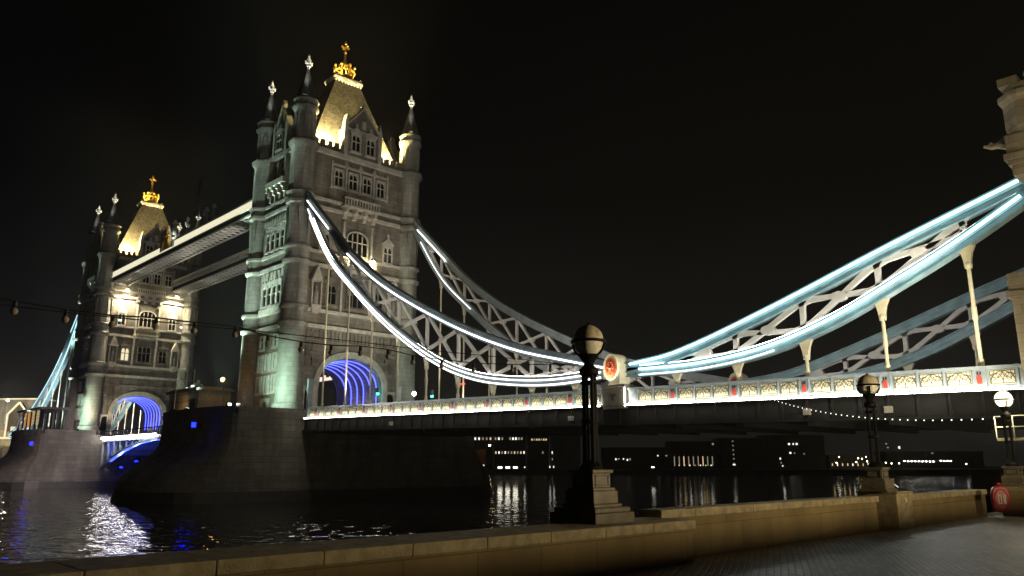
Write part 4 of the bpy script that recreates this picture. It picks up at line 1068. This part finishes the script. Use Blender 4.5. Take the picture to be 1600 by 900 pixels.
far_building(772, 822, 668, 440, 'dark riverside block with two rows of lit windows and a bright ground floor', 'fb_dark', row(772,788,3,683,687,2.4,[wD,wW,wD])+row(795,818,5,683,687,2.6,[wD,wW,wW,wD])+row(773,822,10,705,709,2.,[wM,wW,wD,wW,wD,wD,wM,wD])+row(776,812,3,729,732,7.,[wB])+[(819,821,729,731,wW)])
far_building(824, 858, 676, 452, 'dark gabled warehouse with warm lights under its eaves on the far bank', 'fb_dark', row(830,856,7,685,688,2.,[wM,wD,wM])+row(846,868,2,705,708,1.4,[wD,wW])[:1]+[(848,849.5,706,709,wD)], 'gable')
far_building(862, 908, 671, 465, 'pale blank fronted block on the far bank just left of the central lamp', 'fb_pale', [(862.5,864,705,709,wW),(862.5,864,716,719,wD),(864.5,866,728,731,wW),(858.5,860,728,731,wW)])
far_building(724, 758, 702, 400, 'low brick pavilion in front of the far office block', 'fb_brick', [(727,729,706,708,wW),(730,731.5,725,727,wW),(755,756.5,726,728,wW)], 'gable')
far_building(945, 1046, 700, 470, 'long dark quayside building just right of the central lamp, a few lights along it', 'fb_dark', [(962,964,716,719,wW),(966,969,716,718,wD),(974,976,716,718,wW),(980,982,717,720,wW),(984,986,716,719,wD),(1018,1023,729,731,wB),(1028,1030,711,713,wW),(1041,1044,711,713,wD)])
far_building(1050, 1122, 690, 480, 'dark block with a row of tall dim warm columns of light', 'fb_dark', row(1053,1120,9,713,728,1.4,[wD,wD,wM,wD])+row(1060,1118,7,726,728,1.6,[wW,wM,wW,wD])+[(1115,1118,692,695,wD)])
far_building(1128, 1196, 685, 480, 'dark apartment block with one column of small dim windows', 'fb_dark', [(1147,1149,y,y+2,wD) for y in (688,695,702,709,716,723)]+[(1146,1150,725,727,wW)])
far_building(1200, 1292, 680, 490, 'wide dark block with four bright windows high on its front', 'fb_dark', [(1235,1238,692,695,wW),(1242,1244,692,695,wW),(1247,1250,692,695,wW),(1236,1239,706,709,wW),(1243,1245,707,709,wD),(1258,1260,708,710,wD),(1220,1222,715,718,wW),(1221,1223,722,724,wD),(1223,1225,727,729,wW)])
far_building(1298, 1372, 712, 500, 'low yellowish lit pavilion on the far quay left of the mid distance lamp', 'fb_pale', row(1300,1372,9,724,728,1.6,[wM,wW,wM]))
far_building(1388, 1540, 706, 520, 'long low dark terminal building on the far bank right of the mid distance lamp', 'fb_dark', [(1388,1391,692,694,wD),(1390,1393,698,700,wD),(1408,1411,697,701,wW),(1459,1462,667+40,669+40,wD)])
def quay_lamp(x, y, dep, s=.26, strength='bulb_q'):
    p = px(x, y, depth=dep); t = thing('quay_lamp', 'tiny white quay lamp shining on the far bank', 'street lamp', (p.x, p.y, 2.2), 'lamps along the far quay')
    MB().tube([(0,0,0),(0,0,p.z-2.2-.3)], .08, 5).build('pole', 'dark', t); MB().ball((0,0,p.z-2.2), s, 8).build('lamp_head', M[strength], t)
M['bulb_q'] = emit('quay_lamp_glow', (1., .95, .85), 45); M['bulb_y'] = emit('warm_quay_glow', (1., .8, .4), 32)
for k in range(9): quay_lamp(1413+k*5.7, 720.5+.1*k, 470)
for k in range(4): quay_lamp(1470+k*5.2, 720+.5*(k % 2), 470)
for x, y in ((1307,723),(1311,714),(1338,722),(1341,716),(1347,717),(1353,714),(1355,721),(1365,723),(1370,723),(1393,724),(1405,724)): quay_lamp(x, y, 470, .28, 'bulb_y')
for x, y in ((1510,725),(1460,667),(1496,672),(1384,723)): quay_lamp(x, y, 470, .24)
quay_lamp(765, 696, 395, .5, 'bulb_y')
# moored boat near the right edge
bt = thing('moored_boat', 'dark moored boat with reddish cabin lights behind the lamp at the right edge', 'boat', px(1585, 738, 2, 0.2)*0+px(1580, 735, depth=75)*1)
bt.location.z = 0
f = MB(); hull = [(-7,0),(-6.5,-1.6),(5,-1.8),(8,0),(5,1.8),(-6.5,1.6)]
f.add([(x*.92,y*.85,-.4) for x,y in hull]+[(x,y,1.5) for x,y in hull], [tuple(range(6)), tuple(range(6,12))]+[(i,(i+1)%6,6+(i+1)%6,6+i) for i in range(6)]); f.build('hull', 'dark', bt)
f = MB().box(-5,3.5,-1.3,1.3,1.5,3.6).box(-5.3,3.9,-1.5,1.5,3.6,3.75); f.build('cabin', 'fb_brick', bt)
for x in (-4,-2,0,2): MB().box(x,x+1.1,-1.36,-1.3,2.3,3.2).build('cabin_window', 'glass', bt)
M['redlamp'] = emit('red_lamp', (1., .2, .1), 5)
MB().ball((-3.5,-1.5,3.0), .16).ball((-3.0,-1.5,2.0), .14).build('deck_lamp', 'redlamp', bt); MB().tube([(1,0,3.7),(1,0,6.5)], .06, 6).build('mast', 'dark', bt)
bt.rotation_euler.z = R(80)
# jetty gangway rail
jt = thing('gangway', 'pale metal gangway landing with rails at the right edge under the deck', 'gangway', px(1598, 684, depth=40))
f = MB().box(-1.0,4,-.6,.6,-.15,0); f.build('landing', 'cream', jt)
f = MB()
for z in (.55, 1.1):
    f.tube([(-1.0,-.6,z),(4,-.6,z)], .03, 6)
for x in (-1.0,-.2,.6,1.4): f.tube([(x,-.6,0),(x,-.6,1.1)], .03, 6)
f.build('handrail', 'cream', jt); MB().box(.5,.9,-.2,.2,-5.8,-.15).build('support_leg', 'dark', jt)
# lit gatehouse beyond the far tower
gh = thing('gatehouse', 'lit stone gatehouse with a steep mansard roof and pointed dormer at the left edge', 'building', (-176, -3, 2.2), None, R(46))
MB().box(-11, 8, 0, 10, 0, 12.5).build('wall', 'abut', gh)
f = MB(); f.prism([(-.4,12.5),(1.6,21.6),(8.4,21.6),(10.4,12.5)], lambda u, v, w: (w, u, v), -11.2, 8.2); gr_ = f.build('roof', 'fb_pale', gh)
MB().box(-11.4, 8.4, 1.3, 8.7, 21.6, 22.0).build('ridge_coping', 'bright_stone', gr_)
f = MB(); f.prism([(-.2,12.0),(6.0,12.0),(6.0,17.0),(2.9,20.5),(-.2,17.0)], lambda u, v, w: (u, w, v), -.5, 3); do = f.build('dormer', 'fb_dark', gh)
f = MB()
for a, b in (((-.2,10.0),(-.2,17.2)),((6.0,10.0),(6.0,17.2)),((-.2,17.0),(2.9,20.6)),((6.0,17.0),(2.9,20.6))): f.bar((a[0],-.6,a[1]),(b[0],-.6,b[1]), .55, .3, (0,1,0))
f.build('dormer_frame', 'bright_stone', do); MB().box(1.2,5.0,-.62,-.5,12.2,13.4).build('lit_sill', 'lit', do)
MB().box(-11.5, 8.5, -.8, -.0, 9.8, 10.4).build('cornice', 'bright_stone', gh)
fr = thing('riverside_building', 'low pale arched terrace below the gatehouse at the left edge', 'building', (-172, -14, 2.2), None, R(46))
MB().box(-14, 8, 0, 5, 0, 7).build('wall', 'fb_pale', fr)
f = MB(); f.tube([(-14,-.2,5.0),(-8,-.2,6.6),(-2,-.2,7.2),(8,-.2,7.2)], .3, 6); f.build('coping', 'bright_stone', fr)

# ------------------------------------------------------------------ floodlights (each a fixture with its lamp)
def flood(p, aim, power, rgb, angle, label, blend=.7, lens=None, grp='floodlights on the towers', size=.25):
    S_ = .4 if 'ledge' in grp else 1.
    t = thing('floodlight', label, 'floodlight', p, grp)
    d = (Vector(aim)-Vector(p)).normalized(); q = d.to_track_quat('-Z', 'Y').to_euler()
    f = MB().box(-.28,.28,-.2,.2,.02,.34); f.box(-.05,.05,-.25,-.2,-.1,.25); o = f.build('housing', 'dark', t); o.rotation_euler = q; o.scale = (S_, S_, S_)
    l_ = MB().box(-.24,.24,-.16,.16,-.01,.018).build('lens', M[lens] if lens else M['lens_soft'], t); l_.rotation_euler = q; l_.scale = (S_, S_, S_)
    if lens == 'flood': MB().ball(tuple(d*.12), .3, 10).build('glowing_bulb', M['flood'], t)
    lamp('SPOT', 'flood_lamp', Vector(p)+d*(.55 if lens == 'flood' else .12), power, rgb, aim, angle, blend, size, t)
    return t
M['lens_soft'] = emit('soft_lens', (.9, 1., .9), 4)
GREEN = (.72, 1., .84); WARM = (1., .83, .52); GOLD = (1., .80, .36)
for X, k, nm in ((0, 1., 'near'), (-S, 1., 'far')):
    flood((X+9.3, -17.4, 11.4), (X+5.6, -9.6, 15.2), 9000*k, (.62, 1., .78), 66, f'greenish white floodlight at the foot of the front turret of the {nm} tower')
    flood((X-8.8, -12.3, 11.2), (X-5.6, -9.6, 26), 900*k, GREEN, 70, f'greenish white floodlight at the foot of the left turret of the {nm} tower')
    flood((X-2.0, -19.2, 11.4), (X-1.5, -9.5, 42), 34000*k, GREEN, 50, f'strong greenish floodlight on the pier edge aimed up the narrow face of the {nm} tower')
    flood((X-10.0, -11.8, 11.4), (X-4.6, -9.8, 46), 95000*k, GREEN, 44, f'strongest greenish floodlight at the pier side, raking up the turrets of the {nm} tower')
    # roof floods behind the parapet
    for sx in (-1, 1):
        for y in (-5.6, 5.6):
            flood((X+sx*5.35, y, 48.75), (X+sx*2.9, y*.6, 57.5), 80000, GOLD, 150, f'yellow floodlight behind the {"left" if sx < 0 else "right"} parapet lighting the {nm} roof', 1., grp='roof floodlights', size=.5)
    for y in (-1.6, 1.6): flood((X+1.25, y*1.35, 63.45), (X, y*.2, 66.6), 1500, (1., .78, .35), 120, f'small yellow floodlight at the roof platform of the {nm} tower', 1., grp='roof floodlights')
    for sx in (-1, 1):
        for sy in (-1, 1):
            flood((X+sx*HX+(1.7), sy*HY-1.2, 55.1), (X+sx*HX, sy*HY, 61.4), 2600, (1., .97, .86), 32, f'small spotlight on a turret cap aimed at the white finial of the {nm} tower', .5, grp='finial spotlights')
# road faces
for y in (-1.75, 1.75):
    flood((7.5, y, 32.85), (6.0, y*1.2, 24.0), 700, (1., .80, .48), 150, f'{"left" if y < 0 else "right"} one of two bright floodlights on the near tower balcony', 1., 'flood')
    flood((-S+7.6, y*3, 40.95), (-S+5.2, y*2.6, 30.0), 8500, (1., .86, .56), 150, f'{"left" if y < 0 else "right"} one of two dazzling floodlights under the far tower walkways', 1., 'flood')
flood((21, -8.6, 10.6), (6, -2, 34), 5200, (1., .89, .70), 62, 'left one of two warm floodlights on the deck aimed at the near tower')
flood((21, 8.6, 10.6), (6, 1, 32), 5200, (1., .89, .70), 62, 'right one of two warm floodlights on the deck aimed at the near tower')
flood((11.3, 12.5, 11.2), (5.8, 9.6, 17), 500, (.62, 1., .78), 70, 'greenish floodlight at the foot of the right hand turret of the near tower')
flood((-S+11, -12.5, 11.2), (-S+6, 0, 24), 4000, (1., .84, .60), 80, 'warm floodlight at the pier edge aimed at the road face of the far tower')
for sy in (-1, 1):
    flood((-9.0, sy*6.4, 34.0), (-46, sy*6.4, 42.1), 6000, (1., .96, .82), 60, f'added fill light high on the near tower brightening the underside of the {"bright" if sy < 0 else "dim"} walkway')  # fill added to brighten the walkway soffit from the near end
    flood((-S+8.4, sy*6.4, 34.0), (-36, sy*6.4, 42.1), 5000, (1., .92, .72), 60, f'added fill light on the far tower brightening the underside of the {"bright" if sy < 0 else "dim"} walkway')  # matching soffit fill added at the far end
flood((-S-11.5, 2.0, 11.2), (-S-34, 8.5, 22), 30000, (1., .92, .78), 100, 'added fill light behind the far tower, brightening the chain beyond its arch', 1.)  # added fill, so the chain shows bright through the arch
flood((-S-10.5, -15.0, 11.2), (-S-30, -9.2, 24), 22000, (.85, .98, 1.), 90, 'added fill light on the far pier, brightening the chain at the left edge', 1.)  # added fill for the outer chain of the far tower
flood((8.2, -18.2, 11.35), (38, -9.3, 18), 26000, (1., .93, .80), 62, 'added fill light at the corner of the near pier, aimed along the bright chain', 1.)  # added fill that brightens the chain webs from the front
flood((-6.0, -19.3, 11.3), (-8.0, -17.4, 12.6), 130, (1., .60, .25), 95, 'added amber fill light on the near pier parapet, brightening the control cabin', 1.)  # added amber fill for the cabin front, beyond the street light's reach
flood((-46.5, -7.2, 44.95), (-35, -6.5, 48.4), 3200, (1., .96, .85), 44, 'added spotlight on the walkway roof to brighten the white fleurons', 1., grp='roof floodlights')  # extra spot added only to whiten the roof ornaments
flood((-41.0, -9.1, 44.8), (-45.4, -8.5, 46.0), 700, (1., .88, .6), 80, 'added spotlight at the walkway edge to brighten the carved arms', 1., grp='roof floodlights')  # extra spot added only to brighten the arms panel
# far pier wash, bascule blue light
flood((-14.5, -25.4, 9.0), (-S-4, -22, 5), 85000, (1., .80, .80), 34, 'pinkish floodlight on the near pier washing the far pier')
for x in (-66, -58, -50):
    flood((x, -5.6, 3.9+(x+66)*.14), (x+3, -7.6, 8.5), 8000, (.06, .09, 1.), 150, 'blue floodlight under the low opening span', 1., 'blue_lens', grp='blue floodlights under the opening span')
for y in (3.6, 4.4): lamp('POINT', 'arch_lamp', (2.5 if y < 4 else -.5, y, 12.4), 60, (1., .88, .55), size=.12, parent=tower1)
for y in (3.6, 4.4): lamp('POINT', 'arch_lamp', (-S+(2.5 if y < 4 else -.5), y, 12.4), 60, (1., .88, .55), size=.12, parent=tower2)
flood((97, -92, 5.2), (-2, -17, 5), 13000, (1., .88, .66), 26, 'added fill light behind the viewer, brightening the dark near pier', 1.)  # unseen fill added to lift the near pier out of black
# abutment wash, roundel lamp, gatehouse lamps
flood((84.5, -19, 3.2), (90, -10, 17), 3800, (1., .85, .55), 70, 'warm floodlight by the river wall aimed at the abutment tower')
flood((60.2, -11.0, 10.7), (60.2, -9.8, 12.2), 300, (1., .92, .7), 100, 'small lamp under the roundel of the near chain joint')
flood((-150, -22, 9.0), (-170, -4, 14), 40000, (1., .85, .55), 70, 'warm floodlight before the gatehouse at the left edge')
street_light(px(12, 626, depth=222)-Vector((0,0,6.4)), 6.0, 'bright street light in front of the gatehouse at the left edge', (1., .88, .6), 9000, 60, arm=False)
# fixtureless fill points added over the roadway to brighten chains and deck
for x in (20, 34, 48): lamp('POINT', 'deck_fill_light', (x, 0, 15.5), 900, (1., .92, .8), size=.5, parent=deck)
for x in (68, 80): lamp('POINT', 'deck_fill_light', (x, 0, 13.0), 700, (1., .95, .88), size=.5, parent=deck)

flood((92.6, -19.5, 4.6), (77, -9.3, 14.4), 19000, (1., .90, .72), 60, 'added fill light by the abutment, out of view, brightening the chains')  # unseen fill added for hangers, webs and parapet panels on the right
flood((92.6, -22.0, 4.6), (47, -9.3, 19.5), 17000, (1., .92, .78), 30, 'narrow added fill light out of view, brightening the side span chains')  # unseen fill added for the long chain and its parapet
# promenade lighting: the lit globe and lamps further along, out of the frame
lamp('POINT', 'globe_light', (L3.x+.36, L3.y-.12, L3.z), 150, (1., .84, .56), size=.12, parent=post3)
post4 = make_post((106.5, -40, GZ-.25), 'lit globe lamp on the inner side of the promenade, outside the picture', 'globe_bright')
pw = thing('shade_wall', 'tall brown wall added outside the picture to shade the foot of the river wall', 'wall', (102.5, -42, GZ))
MB().box(-.2, .2, -14, 18, 0, 2.30).build('wall_body', 'wall', pw); MB().box(-.26, .26, -14.05, 18.05, 2.30, 2.375).build('coping', 'coping', pw)  # unseen blocker, its height sets the shadow line on the river walls

# ------------------------------------------------------------------ night mist over the river
hz = MB().box(-420, 420, -330, 720, -5, 82).build('haze', 'white'); tag(hz, kind='stuff')
hm = bpy.data.materials.new('night_mist'); hm.use_nodes = True; n = hm.node_tree.nodes; n.clear()
o = n.new('ShaderNodeOutputMaterial'); v = n.new('ShaderNodeVolumePrincipled'); v.inputs['Color'].default_value = (.9,.9,.86,1); v.inputs['Density'].default_value = .0003
v.inputs['Anisotropy'].default_value = .3
hm.node_tree.links.new(v.outputs[0], o.inputs['Volume']); hz.data.materials.clear(); hz.data.materials.append(hm)
